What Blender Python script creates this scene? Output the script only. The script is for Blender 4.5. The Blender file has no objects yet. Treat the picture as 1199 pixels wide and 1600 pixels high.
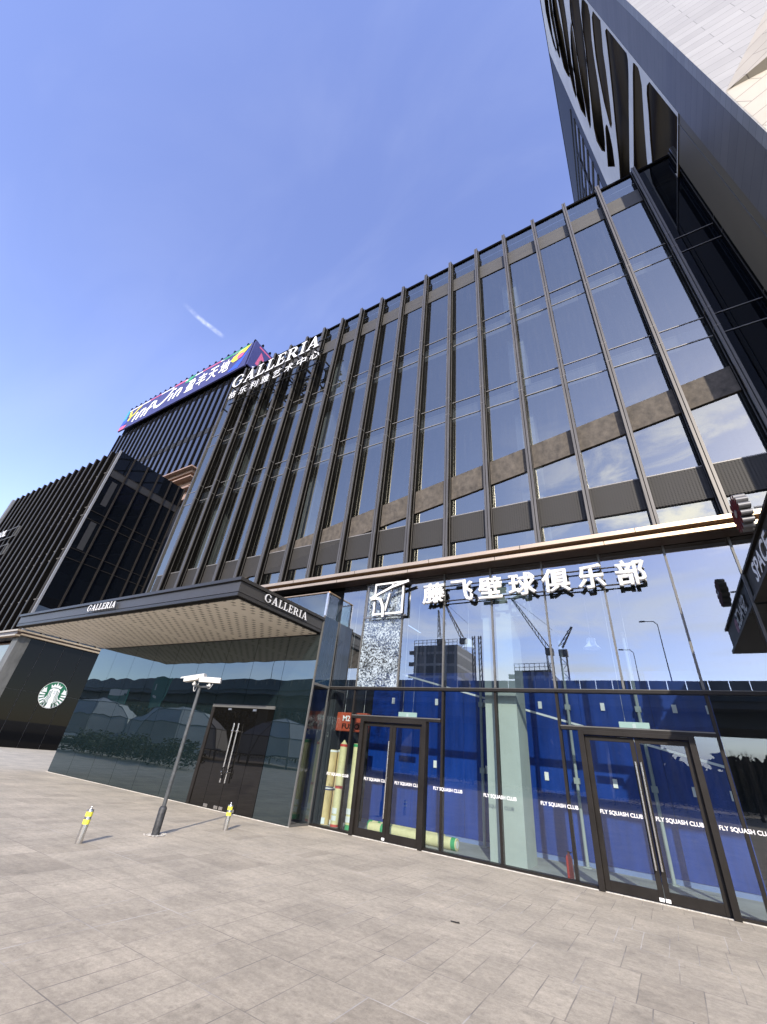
import bpy, math, random
from mathutils import Vector, Matrix
random.seed(7)
S = bpy.context.scene
COL = S.collection
R = math.radians

# ------------------------------------------------------------------ camera
cam_d = bpy.data.cameras.new('camera')
cam = bpy.data.objects.new('camera', cam_d)
COL.objects.link(cam)
S.camera = cam
cr = ((0.857831875, 0.505340299, 0.093571663),
      (-0.1948221, 0.488235222, -0.850688379),
      (-0.475572102, 0.711517779, 0.517275194))
M = Matrix((cr[0], [-v for v in cr[1]], [-v for v in cr[2]])).transposed().to_4x4()
M.translation = (0, 0, 1.55)
cam.matrix_world = M
cam_d.sensor_fit = 'VERTICAL'
cam_d.sensor_height = 24.0
cam_d.lens = 637.61 / 1600 * 24.0
cam_d.clip_start = 0.05
cam_d.clip_end = 3000

# ------------------------------------------------------------------ sun, sky, exposure
SUN_EL = 29.6
SD = Vector((0.381, -0.782, 0.494)).normalized()      # towards the sun
sun_d = bpy.data.lights.new('sun', 'SUN')
sun_d.energy = 3.2
sun_d.angle = R(0.5)
sun_d.color = (1.0, 0.90, 0.76)
sun = bpy.data.objects.new('sun', sun_d)
COL.objects.link(sun)
sun.rotation_euler = SD.to_track_quat('Z', 'Y').to_euler()
sun.location = (20, -40, 60)

W = bpy.data.worlds.new('World')
S.world = W
W.use_nodes = True
wt = W.node_tree
wt.nodes.clear()
wn, wl = wt.nodes, wt.links
out = wn.new('ShaderNodeOutputWorld')
bg = wn.new('ShaderNodeBackground')
sky = wn.new('ShaderNodeTexSky')
sky.sky_type = 'NISHITA'
sky.sun_disc = False
sky.sun_elevation = R(SUN_EL)
sky.sun_rotation = math.atan2(SD.x, SD.y)
sky.air_density = 1.0
sky.dust_density = 0.3
sky.ozone_density = 3.0
sky.altitude = 50
bg.inputs['Strength'].default_value = 0.12
# clouds in the southern sky and one thin wisp in the west
tc = wn.new('ShaderNodeTexCoord')
def vdot(vec):
    n = wn.new('ShaderNodeVectorMath'); n.operation = 'DOT_PRODUCT'
    wl.new(tc.outputs['Generated'], n.inputs[0]); n.inputs[1].default_value = vec
    return n.outputs['Value']
def maprange(val, a, b, c=0.0, d=1.0):
    n = wn.new('ShaderNodeMapRange'); n.interpolation_type = 'SMOOTHSTEP'
    wl.new(val, n.inputs[0])
    for k, x in zip((1, 2, 3, 4), (a, b, c, d)): n.inputs[k].default_value = x
    return n.outputs[0]
def mul(a, b):
    n = wn.new('ShaderNodeMath'); n.operation = 'MULTIPLY'
    for k, x in ((0, a), (1, b)):
        if isinstance(x, (int, float)): n.inputs[k].default_value = x
        else: wl.new(x, n.inputs[k])
    return n.outputs[0]
mp = wn.new('ShaderNodeMapping'); mp.inputs['Scale'].default_value = (1.0, 1.0, 2.6)
wl.new(tc.outputs['Generated'], mp.inputs[0])
nz = wn.new('ShaderNodeTexNoise'); nz.inputs['Scale'].default_value = 4.2
nz.inputs['Detail'].default_value = 9.0; nz.inputs['Roughness'].default_value = 0.62
nz.inputs['Distortion'].default_value = 0.5
wl.new(mp.outputs[0], nz.inputs[0])
puff = maprange(nz.outputs[0], 0.43, 0.60)
south = maprange(vdot((0.25, -0.97, 0.0)), 0.25, 0.75)
band = mul(maprange(vdot((0, 0, 1)), 0.72, 0.48), 1.0)
low = maprange(vdot((0, 0, 1)), 0.34, 0.46)
east = maprange(vdot((0.98, 0.0, 0.2)), -0.12, 0.22)
puffs = mul(mul(mul(puff, south), mul(band, mul(low, east))), 0.92)
puffs_low = mul(mul(maprange(nz.outputs[0], 0.40, 0.68), south), mul(maprange(vdot((0, 0, 1)), 0.42, 0.30), 0.50))
# streaky veil, everywhere low in the south
mp2 = wn.new('ShaderNodeMapping'); mp2.inputs['Scale'].default_value = (1.2, 1.2, 9.0)
mp2.inputs['Rotation'].default_value = (0.2, 0.1, 0.3)
wl.new(tc.outputs['Generated'], mp2.inputs[0])
nz2 = wn.new('ShaderNodeTexNoise'); nz2.inputs['Scale'].default_value = 2.2; nz2.inputs['Detail'].default_value = 7.0
wl.new(mp2.outputs[0], nz2.inputs[0])
veil = mul(mul(maprange(nz2.outputs[0], 0.40, 0.70), south), mul(maprange(vdot((0, 0, 1)), 0.55, 0.2), 0.75))
# the wisp
WISP_A, WISP_B, WISP_M = (-0.6512, 0.1697, 0.7397), (-0.6316, 0.2604, 0.7302), (-0.6420, 0.2160, 0.7355)
wd = Vector(WISP_M).normalized()
def wisp_dist():
    a = Vector(WISP_A).normalized(); b = Vector(WISP_B).normalized()
    ax = (b - a).normalized(); nrm = wd.cross(ax).normalized()
    nzw = wn.new('ShaderNodeTexNoise'); nzw.inputs['Scale'].default_value = 16; nzw.inputs['Detail'].default_value = 6
    wl.new(tc.outputs['Generated'], nzw.inputs[0])
    off = wn.new('ShaderNodeMath'); off.operation = 'MULTIPLY_ADD'
    wl.new(nzw.outputs[0], off.inputs[0]); off.inputs[1].default_value = 0.022; off.inputs[2].default_value = -0.011
    add = wn.new('ShaderNodeMath'); add.operation = 'ADD'
    wl.new(vdot(nrm), add.inputs[0]); wl.new(off.outputs[0], add.inputs[1])
    ab = wn.new('ShaderNodeMath'); ab.operation = 'ABSOLUTE'; wl.new(add.outputs[0], ab.inputs[0])
    across = maprange(ab.outputs[0], 0.0075, 0.0)
    al = vdot(ax); c0 = wd.dot(ax)
    ends = mul(maprange(al, c0 - 0.046, c0 + 0.005), maprange(al, c0 + 0.052, c0 + 0.030))
    front = maprange(vdot(wd), 0.98, 0.99)
    nzv = wn.new('ShaderNodeTexNoise'); nzv.inputs['Scale'].default_value = 45; nzv.inputs['Detail'].default_value = 5
    wl.new(tc.outputs['Generated'], nzv.inputs[0])
    return mul(mul(mul(across, ends), front), maprange(nzv.outputs[0], 0.3, 0.66, 0.06, 0.42))
wisp = wisp_dist()
def wmix(base, col, fac):
    n = wn.new('ShaderNodeMix'); n.data_type = 'RGBA'
    wl.new(fac, n.inputs['Factor']); wl.new(base, n.inputs['A']); n.inputs['B'].default_value = col
    return n.outputs['Result']
gm = wn.new('ShaderNodeHueSaturation'); gm.inputs['Hue'].default_value = 0.517; gm.inputs['Saturation'].default_value = 0.97
gm.inputs['Value'].default_value = 1.85
wl.new(sky.outputs[0], gm.inputs['Color'])
tint = wn.new('ShaderNodeMix'); tint.data_type = 'RGBA'; tint.blend_type = 'MULTIPLY'; tint.inputs['Factor'].default_value = 1.0
wl.new(gm.outputs[0], tint.inputs['A']); tint.inputs['B'].default_value = (1.04, 0.985, 1.0, 1)
nzf = wn.new('ShaderNodeTexNoise'); nzf.inputs['Scale'].default_value = 2.0; nzf.inputs['Detail'].default_value = 6.0; nzf.inputs['Distortion'].default_value = 0.8
mpf = wn.new('ShaderNodeMapping'); mpf.inputs['Scale'].default_value = (1.0, 2.2, 1.0); mpf.inputs['Rotation'].default_value = (0.3, 0.5, 0.9)
wl.new(tc.outputs['Generated'], mpf.inputs[0]); wl.new(mpf.outputs[0], nzf.inputs[0])
c = wmix(tint.outputs['Result'], (5.5, 5.8, 6.6, 1), maprange(nzf.outputs[0], 0.42, 0.72, 0.0, 0.05))
c = wmix(c, (8.5, 9.0, 9.8, 1), veil)
c = wmix(c, (10.5, 10.8, 11.2, 1), puffs_low)
c = wmix(c, (15, 14.4, 13.8, 1), puffs)
c = wmix(c, (8, 8.2, 8.6, 1), wisp)
wl.new(c, bg.inputs['Color'])
wl.new(bg.outputs[0], out.inputs[0])

S.view_settings.view_transform = 'Standard'
S.view_settings.look = 'None'
S.view_settings.exposure = 0.95
S.view_settings.gamma = 1.0
S.cycles.max_bounces = 10
S.cycles.transparent_max_bounces = 24
S.cycles.caustics_reflective = False
S.cycles.caustics_refractive = False

# ------------------------------------------------------------------ materials
def new_mat(name):
    m = bpy.data.materials.new(name); m.use_nodes = True
    return m, m.node_tree.nodes, m.node_tree.links, m.node_tree.nodes['Principled BSDF']

def mat(name, col, rough=0.5, metal=0.0, var=0.12, vscale=3.0, bump=0.0, bscale=40.0, stretch=(1, 1, 1), spec=0.5):
    m, n, l, p = new_mat(name)
    p.inputs['Metallic'].default_value = metal
    p.inputs['Specular IOR Level'].default_value = spec
    t = n.new('ShaderNodeTexCoord')
    mpn = n.new('ShaderNodeMapping'); mpn.inputs['Scale'].default_value = stretch
    l.new(t.outputs['Object'], mpn.inputs[0])
    nzn = n.new('ShaderNodeTexNoise'); nzn.inputs['Scale'].default_value = vscale; nzn.inputs['Detail'].default_value = 6
    nzn.inputs['Roughness'].default_value = 0.65
    l.new(mpn.outputs[0], nzn.inputs[0])
    rp = n.new('ShaderNodeValToRGB')
    rp.color_ramp.elements[0].position = 0.3; rp.color_ramp.elements[1].position = 0.7
    rp.color_ramp.elements[0].color = (*[max(0, x * (1 - var)) for x in col], 1)
    rp.color_ramp.elements[1].color = (*[min(1, x * (1 + var)) for x in col], 1)
    l.new(nzn.outputs[0], rp.inputs[0]); l.new(rp.outputs[0], p.inputs['Base Color'])
    mr = n.new('ShaderNodeMapRange'); l.new(nzn.outputs[0], mr.inputs[0])
    mr.inputs[3].default_value = max(0.02, rough - 0.08); mr.inputs[4].default_value = min(1, rough + 0.08)
    l.new(mr.outputs[0], p.inputs['Roughness'])
    if bump:
        nb = n.new('ShaderNodeTexNoise'); nb.inputs['Scale'].default_value = bscale; nb.inputs['Detail'].default_value = 4
        l.new(mpn.outputs[0], nb.inputs[0])
        b = n.new('ShaderNodeBump'); b.inputs['Strength'].default_value = bump; b.inputs['Distance'].default_value = 0.01
        l.new(nb.outputs[0], b.inputs['Height']); l.new(b.outputs[0], p.inputs['Normal'])
    return m

def glass(name, tint, base, edge, wave=0.0, wscale=0.5, gcol=(1, 1, 1), power=5.0, streak=0.0, behind=None):
    """Sheet glass: a see-through (or dark backed) sheet under a mirror coat that grows towards grazing angles."""
    m = bpy.data.materials.new(name); m.use_nodes = True
    n, l = m.node_tree.nodes, m.node_tree.links
    n.clear()
    o = n.new('ShaderNodeOutputMaterial')
    if behind is None:
        tr = n.new('ShaderNodeBsdfTransparent'); tr.inputs[0].default_value = (*tint, 1)
    else:
        tr = n.new('ShaderNodeBsdfDiffuse'); tr.inputs[0].default_value = (*behind, 1)
    gl = n.new('ShaderNodeBsdfGlossy'); gl.inputs['Roughness'].default_value = 0.0; gl.inputs[0].default_value = (*gcol, 1)
    lw = n.new('ShaderNodeLayerWeight'); lw.inputs[0].default_value = 0.5
    pw = n.new('ShaderNodeMath'); pw.operation = 'POWER'; pw.inputs[1].default_value = power
    l.new(lw.outputs['Facing'], pw.inputs[0])
    ma = n.new('ShaderNodeMath'); ma.operation = 'MULTIPLY_ADD'; ma.inputs[1].default_value = edge; ma.inputs[2].default_value = base
    ma.use_clamp = True
    l.new(pw.outputs[0], ma.inputs[0])
    mx = n.new('ShaderNodeMixShader')
    l.new(ma.outputs[0], mx.inputs[0]); l.new(tr.outputs[0], mx.inputs[1]); l.new(gl.outputs[0], mx.inputs[2])
    res = mx.outputs[0]
    t = n.new('ShaderNodeTexCoord')
    if wave:
        nzn = n.new('ShaderNodeTexNoise'); nzn.inputs['Scale'].default_value = wscale; nzn.inputs['Detail'].default_value = 1.0
        l.new(t.outputs['Object'], nzn.inputs[0])
        b = n.new('ShaderNodeBump'); b.inputs['Strength'].default_value = 1.0; b.inputs['Distance'].default_value = wave
        l.new(nzn.outputs[0], b.inputs['Height']); l.new(b.outputs[0], gl.inputs['Normal'])
    if streak:      # dust and dried rain runs on the pane
        mpn = n.new('ShaderNodeMapping'); mpn.inputs['Scale'].default_value = (9, 9, 0.35)
        l.new(t.outputs['Object'], mpn.inputs[0])
        ns = n.new('ShaderNodeTexNoise'); ns.inputs['Scale'].default_value = 2.0; ns.inputs['Detail'].default_value = 8
        l.new(mpn.outputs[0], ns.inputs[0])
        mr = n.new('ShaderNodeMapRange'); l.new(ns.outputs[0], mr.inputs[0])
        mr.inputs[1].default_value = 0.45; mr.inputs[2].default_value = 0.85; mr.inputs[3].default_value = 0.0; mr.inputs[4].default_value = streak
        df = n.new('ShaderNodeBsdfDiffuse'); df.inputs[0].default_value = (0.5, 0.5, 0.48, 1)
        m2 = n.new('ShaderNodeMixShader')
        l.new(mr.outputs[0], m2.inputs[0]); l.new(res, m2.inputs[1]); l.new(df.outputs[0], m2.inputs[2])
        res = m2.outputs[0]
    l.new(res, o.inputs[0])
    return m

MT = {}
MT['fin'] = mat('warm_grey_aluminium', (0.092, 0.086, 0.079), 0.42, 0.35, 0.22, 1.5, stretch=(6, 6, 0.5))
MT['fin_side'] = mat('black_anodised_metal', (0.0045, 0.0042, 0.004), 0.7, 0.0, 0.3, 2.0, spec=0.02)
MT['groove'] = mat('black_gasket', (0.006, 0.006, 0.006), 0.7, 0, 0.1, spec=0.2)
MT['frame'] = mat('dark_bronze_frame', (0.018, 0.0155, 0.0135), 0.5, 0.0, 0.25, 2.0, spec=0.18)
MT['joint'] = mat('grey_glazing_joint', (0.10, 0.10, 0.095), 0.55, 0, 0.2)
MT['transom'] = mat('pale_transom_line', (0.22, 0.21, 0.20), 0.5, 0.2, 0.2)
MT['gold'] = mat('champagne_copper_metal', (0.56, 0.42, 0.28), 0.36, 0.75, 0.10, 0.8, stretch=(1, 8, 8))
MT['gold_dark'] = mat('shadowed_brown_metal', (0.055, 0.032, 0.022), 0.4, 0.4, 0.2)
MT['concrete'] = mat('bare_brown_concrete', (0.30, 0.245, 0.20), 0.85, 0, 0.42, 1.6, 0.35, 14)
MT['raker'] = mat('weathered_brown_panel', (0.078, 0.066, 0.053), 0.85, 0, 0.5, 3.5, 0.3, 14, stretch=(1.6, 1, 1.2))
MT['band'] = mat('brown_grey_band', (0.048, 0.045, 0.040), 0.6, 0.1, 0.2, 1.2, stretch=(1, 1, 5))
MT['plaster'] = mat('grey_green_column_plaster', (0.36, 0.40, 0.37), 0.8, 0, 0.08, 1.2, 0.15, 20)
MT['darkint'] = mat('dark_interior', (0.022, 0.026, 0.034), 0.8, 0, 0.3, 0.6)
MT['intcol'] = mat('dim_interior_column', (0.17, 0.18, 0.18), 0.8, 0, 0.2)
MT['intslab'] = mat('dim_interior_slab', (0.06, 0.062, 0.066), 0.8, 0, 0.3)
MT['ceil'] = mat('grey_ceiling', (0.12, 0.125, 0.13), 0.8, 0, 0.2, 0.6)
MT['intfloor'] = mat('grey_screed_floor', (0.30, 0.31, 0.30), 0.7, 0, 0.2, 1.0)
MT['blue'] = mat('cobalt_court_panel', (0.0035, 0.037, 0.245), 0.35, 0, 0.25, 0.9, stretch=(4, 1, 0.6))
MT['bluerail'] = mat('pale_blue_rail', (0.16, 0.22, 0.42), 0.45, 0, 0.1)
MT['white'] = mat('white_acrylic', (0.80, 0.80, 0.79), 0.42, 0, 0.04)
MT['whiteflat'] = mat('white_vinyl', (0.82, 0.82, 0.82), 0.5, 0, 0.02)
MT['signside'] = mat('grey_sign_return', (0.16, 0.16, 0.165), 0.45, 0.3, 0.1)
MT['steel'] = mat('brushed_stainless', (0.60, 0.58, 0.55), 0.26, 0.95, 0.12, 6, stretch=(8, 8, 0.6))
MT['paintsteel'] = mat('grey_green_painted_post', (0.30, 0.34, 0.34), 0.5, 0.1, 0.12)
MT['canopy'] = mat('charcoal_canopy_metal', (0.040, 0.039, 0.038), 0.40, 0.35, 0.12, 0.8)
MT['canopy_u'] = mat('charcoal_canopy_edge', (0.030, 0.030, 0.032), 0.45, 0.3, 0.12, 0.8)
MT['blackpanel'] = glass('polished_black_panel', None, 0.012, 0.25, behind=(0.004, 0.004, 0.0045), power=4.0)
MT['greystone'] = mat('honed_grey_stone', (0.095, 0.095, 0.088), 0.5, 0, 0.5, 1.4, stretch=(1, 1, 0.35))
MT['glass_up'] = glass('upper_facade_glass', (0.62, 0.66, 0.66), 0.27, 0.64, 0.0012, 0.7, gcol=(0.97, 0.98, 0.86), streak=0.03)
MT['glass_shop'] = glass('shop_glass', (0.78, 0.86, 0.86), 0.105, 0.85, 0.0012, 0.6, gcol=(0.95, 0.98, 1.0), streak=0.012)
MT['glass_shopup'] = glass('shop_transom_glass', (0.56, 0.64, 0.68), 0.26, 0.74, 0.0012, 0.6, gcol=(0.92, 0.96, 1.0), streak=0.02)
MT['glass_lobby'] = glass('lobby_dark_glass', None, 0.16, 0.75, 0.0060, 0.85, gcol=(0.80, 0.93, 0.98), behind=(0.006, 0.012, 0.014), streak=0.015)
MT['glass_lobbydoor'] = glass('lobby_door_glass', None, 0.065, 0.45, 0.006, 0.6, gcol=(0.95, 0.92, 0.90), behind=(0.005, 0.0048, 0.0045))
MT['glass_rail'] = glass('balustrade_glass', (0.82, 0.90, 0.90), 0.10, 0.8)
MT['glass_ret'] = glass('blue_return_glass', None, 0.10, 0.5, behind=(0.010, 0.030, 0.055), streak=0.05)
MT['glass_black'] = glass('black_tinted_glass', None, 0.05, 0.7, 0.002, 0.6, behind=(0.003, 0.004, 0.006))
MT['glass_blue'] = glass('blue_tower_glass', None, 0.26, 0.5, behind=(0.012, 0.014, 0.022), gcol=(0.95, 0.9, 0.82))
MT['tower_white'] = None
MT['red'] = mat('red_lacquer', (0.38, 0.07, 0.035), 0.4, 0, 0.1)
MT['maroon'] = mat('maroon_petal', (0.075, 0.007, 0.012), 0.75, 0, 0.3, 8, spec=0.08)
MT['pink'] = mat('magenta_vinyl', (0.40, 0.05, 0.16), 0.5, 0, 0.05)
MT['yellow'] = mat('yellow_reflective_tape', (0.85, 0.78, 0.08), 0.5, 0, 0.12, 10)
MT['polegrey'] = mat('dark_grey_pole_paint', (0.075, 0.080, 0.082), 0.42, 0.1, 0.3, 9, 0.2, 30)
MT['polebase'] = mat('black_scuffed_base', (0.030, 0.031, 0.032), 0.55, 0, 0.7, 14, 0.4, 30)
MT['camwhite'] = mat('white_camera_housing', (0.60, 0.59, 0.55), 0.4, 0, 0.08, 9)
MT['lens'] = mat('dark_lens', (0.05, 0.05, 0.05), 0.15, 0, 0.1)
MT['cablew'] = mat('grey_cable', (0.45, 0.45, 0.44), 0.6, 0, 0.1)
MT['kraft'] = mat('kraft_mat_roll', (0.56, 0.43, 0.22), 0.75, 0, 0.30, 5, 0.2, 20, stretch=(2, 2, 0.5))
MT['straw'] = mat('straw_mat_roll', (0.66, 0.60, 0.33), 0.7, 0, 0.14, 6, 0.1, 20)
MT['green'] = mat('green_tape', (0.03, 0.30, 0.11), 0.5, 0, 0.1)
MT['paper'] = mat('white_paper', (0.72, 0.74, 0.74), 0.7, 0, 0.05)
MT['rtape'] = mat('red_tape', (0.50, 0.05, 0.04), 0.5, 0, 0.1)
MT['navy'] = mat('navy_tape', (0.03, 0.04, 0.16), 0.5, 0, 0.1)
MT['pale'] = mat('pale_green_acrylic', (0.50, 0.62, 0.58), 0.4, 0, 0.05)
MT['brown_soffit'] = mat('brown_soffit_metal', (0.30, 0.205, 0.155), 0.5, 0.1, 0.1)
MT['ban'] = mat('indigo_banner', (0.042, 0.044, 0.150), 0.5, 0, 0.12, 0.3)
MT['banblue'] = mat('bright_blue_print', (0.03, 0.08, 0.55), 0.5, 0, 0.05)
MT['banyel'] = mat('yellow_print', (0.80, 0.66, 0.05), 0.5, 0, 0.05)
MT['banpink'] = mat('pink_print', (0.50, 0.10, 0.20), 0.5, 0, 0.05)
MT['bangreen'] = mat('green_print', (0.03, 0.28, 0.12), 0.5, 0, 0.05)
MT['bancyan'] = mat('cyan_print', (0.03, 0.30, 0.50), 0.5, 0, 0.05)
MT['logo_green'] = mat('logo_green', (0.005, 0.125, 0.055), 0.4, 0, 0.04)
MT['hidden_dark'] = mat('tower_olive_cladding', (0.135, 0.112, 0.074), 0.6, 0.2, 0.10, 0.5, stretch=(1, 1, 0.2))
MT['niche'] = mat('dark_olive_reveal', (0.052, 0.037, 0.018), 0.8, 0, 0.2, 0.3, spec=0.05)
MT['lattice'] = mat('pale_grey_lattice_metal', (0.58, 0.55, 0.50), 0.55, 0, 0.14, 0.5, stretch=(1, 1, 0.4))
MT['palemetal'] = mat('pale_grey_metal_trim', (0.20, 0.205, 0.22), 0.5, 0.1, 0.1)
MT['tband'] = mat('grey_ribbed_cladding', (0.115, 0.125, 0.145), 0.5, 0.2, 0.14, 0.5, stretch=(1, 1, 3))
MT['asphalt_v'] = mat('viaduct_concrete', (0.16, 0.165, 0.17), 0.85, 0, 0.2, 0.3)
MT['vbar'] = mat('viaduct_barrier_panel', (0.10, 0.12, 0.14), 0.6, 0, 0.2, 0.4)
MT['constr'] = mat('building_site_netting', (0.12, 0.13, 0.15), 0.8, 0, 0.3, 0.3)
MT['crane'] = mat('crane_steel', (0.16, 0.16, 0.17), 0.6, 0.2, 0.2)
MT['dome'] = mat('pale_dome_membrane', (0.36, 0.38, 0.37), 0.6, 0, 0.1, 0.5)
MT['domerib'] = mat('dome_rib', (0.12, 0.14, 0.14), 0.5, 0.2, 0.1)
MT['teal'] = mat('teal_road_sign', (0.02, 0.17, 0.15), 0.5, 0, 0.1)
MT['bark'] = mat('grey_brown_bark', (0.10, 0.075, 0.055), 0.9, 0, 0.3, 6)
MT['twig'] = mat('bare_twig', (0.12, 0.085, 0.06), 0.9, 0, 0.2, 6)
MT['leaf'] = mat('hedge_leaf', (0.040, 0.052, 0.018), 0.6, 0, 0.45, 9)
MT['fire'] = mat('extinguisher_red', (0.50, 0.02, 0.015), 0.35, 0, 0.08)
MT['scrap'] = mat('dark_leaf_scrap', (0.030, 0.024, 0.020), 0.8, 0, 0.4, 20)
MT['mortar'] = mat('pale_mortar_patch', (0.50, 0.48, 0.43), 0.9, 0, 0.35, 14, 0.6, 40)
MT['louvre'] = mat('dark_louvre', (0.014, 0.014, 0.015), 0.6, 0.0, 0.2)

def paving_mat():
    m, n, l, p = new_mat('granite_paving')
    t = n.new('ShaderNodeTexCoord')
    mp = n.new('ShaderNodeMapping'); mp.inputs['Location'].default_value = (0.11, 0.03, 0)
    l.new(t.outputs['Object'], mp.inputs[0])
    # slightly uneven joints
    nw = n.new('ShaderNodeTexNoise'); nw.inputs['Scale'].default_value = 2.2; nw.inputs['Detail'].default_value = 3
    l.new(mp.outputs[0], nw.inputs[0])
    wmul = n.new('ShaderNodeVectorMath'); wmul.operation = 'SCALE'; wmul.inputs['Scale'].default_value = 0.012
    l.new(nw.outputs['Color'], wmul.inputs[0])
    wadd = n.new('ShaderNodeVectorMath'); wadd.operation = 'ADD'
    l.new(mp.outputs[0], wadd.inputs[0]); l.new(wmul.outputs[0], wadd.inputs[1])
    def brick(w, h, off, sq, sqf, mort):
        b = n.new('ShaderNodeTexBrick')
        b.inputs['Scale'].default_value = 1.0; b.inputs['Brick Width'].default_value = w; b.inputs['Row Height'].default_value = h
        b.inputs['Mortar Size'].default_value = mort; b.inputs['Mortar Smooth'].default_value = 0.3; b.inputs['Bias'].default_value = 0.0
        b.offset = off; b.offset_frequency = 2; b.squash = sq; b.squash_frequency = sqf
        b.inputs['Color1'].default_value = (0, 0, 0, 1); b.inputs['Color2'].default_value = (1, 1, 1, 1); b.inputs['Mortar'].default_value = (0.5, 0.5, 0.5, 1)
        l.new(wadd.outputs[0], b.inputs[0])
        return b
    b1 = brick(0.50, 0.80, 0.37, 0.55, 3, 0.0060)
    # per slab tone
    rp = n.new('ShaderNodeValToRGB')
    rp.color_ramp.elements[0].color = (0.275, 0.234, 0.172, 1); rp.color_ramp.elements[1].color = (0.398, 0.345, 0.258, 1)
    for ps, cc in ((0.07, (0.308, 0.264, 0.195, 1)), (0.18, (0.350, 0.302, 0.225, 1)), (0.8, (0.376, 0.325, 0.242, 1))):
        e = rp.color_ramp.elements.new(ps); e.color = cc
    l.new(b1.outputs['Color'], rp.inputs[0])
    # broad stains
    n1 = n.new('ShaderNodeTexNoise'); n1.inputs['Scale'].default_value = 1.1; n1.inputs['Detail'].default_value = 9; n1.inputs['Roughness'].default_value = 0.68
    l.new(mp.outputs[0], n1.inputs[0])
    r1 = n.new('ShaderNodeMapRange'); l.new(n1.outputs[0], r1.inputs[0]); r1.inputs[1].default_value = 0.3; r1.inputs[2].default_value = 0.72
    r1.inputs[3].default_value = 0.66; r1.inputs[4].default_value = 1.26
    # streaky wash marks along x
    mps = n.new('ShaderNodeMapping'); mps.inputs['Scale'].default_value = (0.8, 5.5, 1); mps.inputs['Rotation'].default_value = (0, 0, 0.5)
    l.new(t.outputs['Object'], mps.inputs[0])
    n2 = n.new('ShaderNodeTexNoise'); n2.inputs['Scale'].default_value = 1.6; n2.inputs['Detail'].default_value = 8; n2.inputs['Roughness'].default_value = 0.68
    l.new(mps.outputs[0], n2.inputs[0])
    r2 = n.new('ShaderNodeMapRange'); l.new(n2.outputs[0], r2.inputs[0]); r2.inputs[1].default_value = 0.3; r2.inputs[2].default_value = 0.7
    r2.inputs[3].default_value = 0.86; r2.inputs[4].default_value = 1.14
    # grain
    n3 = n.new('ShaderNodeTexNoise'); n3.inputs['Scale'].default_value = 15; n3.inputs['Detail'].default_value = 10; n3.inputs['Roughness'].default_value = 0.92
    l.new(mp.outputs[0], n3.inputs[0])
    r3 = n.new('ShaderNodeMapRange'); l.new(n3.outputs[0], r3.inputs[0]); r3.inputs[1].default_value = 0.3; r3.inputs[2].default_value = 0.7
    r3.inputs[3].default_value = 0.52; r3.inputs[4].default_value = 1.48
    # scattered dark spots
    n4 = n.new('ShaderNodeTexNoise'); n4.inputs['Scale'].default_value = 4.5; n4.inputs['Detail'].default_value = 9; n4.inputs['Roughness'].default_value = 0.75
    l.new(mp.outputs[0], n4.inputs[0])
    r4 = n.new('ShaderNodeMapRange'); l.new(n4.outputs[0], r4.inputs[0]); r4.inputs[1].default_value = 0.56; r4.inputs[2].default_value = 0.70
    r4.inputs[3].default_value = 1.0; r4.inputs[4].default_value = 0.60
    def m2(a, b):
        q = n.new('ShaderNodeMath'); q.operation = 'MULTIPLY'; l.new(a, q.inputs[0]); l.new(b, q.inputs[1]); return q.outputs[0]
    f = m2(m2(m2(r1.outputs[0], r2.outputs[0]), r3.outputs[0]), r4.outputs[0])
    sc = n.new('ShaderNodeVectorMath'); sc.operation = 'SCALE'
    l.new(rp.outputs[0], sc.inputs[0]); l.new(f, sc.inputs['Scale'])
    # joints: mostly dark, here and there pale with dried mortar, often worn away
    nj = n.new('ShaderNodeTexNoise'); nj.inputs['Scale'].default_value = 0.9; nj.inputs['Detail'].default_value = 5
    l.new(mp.outputs[0], nj.inputs[0])
    rj = n.new('ShaderNodeValToRGB')
    rj.color_ramp.elements[0].position = 0.50; rj.color_ramp.elements[0].color = (0.14, 0.122, 0.104, 1)
    rj.color_ramp.elements[1].position = 0.62; rj.color_ramp.elements[1].color = (0.47, 0.44, 0.40, 1)
    l.new(nj.outputs[0], rj.inputs[0])
    nk = n.new('ShaderNodeTexNoise'); nk.inputs['Scale'].default_value = 1.7; nk.inputs['Detail'].default_value = 4
    l.new(t.outputs['Object'], nk.inputs[0])
    rk = n.new('ShaderNodeMapRange'); l.new(nk.outputs[0], rk.inputs[0]); rk.inputs[1].default_value = 0.35; rk.inputs[2].default_value = 0.6
    rk.inputs[3].default_value = 0.28; rk.inputs[4].default_value = 1.0
    jf = m2(b1.outputs['Fac'], rk.outputs[0])
    mx = n.new('ShaderNodeMix'); mx.data_type = 'RGBA'
    l.new(jf, mx.inputs['Factor']); l.new(sc.outputs[0], mx.inputs['A']); l.new(rj.outputs[0], mx.inputs['B'])
    l.new(mx.outputs['Result'], p.inputs['Base Color'])
    p.inputs['Roughness'].default_value = 0.72
    p.inputs['Sheen Weight'].default_value = 0.30; p.inputs['Sheen Roughness'].default_value = 0.35; p.inputs['Sheen Tint'].default_value = (1.0, 0.93, 0.82, 1)
    p.inputs['Specular IOR Level'].default_value = 0.35
    hb = n.new('ShaderNodeMath'); hb.operation = 'MULTIPLY_ADD'; l.new(b1.outputs['Fac'], hb.inputs[0]); hb.inputs[1].default_value = -0.8
    l.new(n3.outputs[0], hb.inputs[2])
    bm = n.new('ShaderNodeBump'); bm.inputs['Strength'].default_value = 0.35; bm.inputs['Distance'].default_value = 0.004
    l.new(hb.outputs[0], bm.inputs['Height']); l.new(bm.outputs[0], p.inputs['Normal'])
    return m
MT['paving'] = paving_mat()

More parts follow.
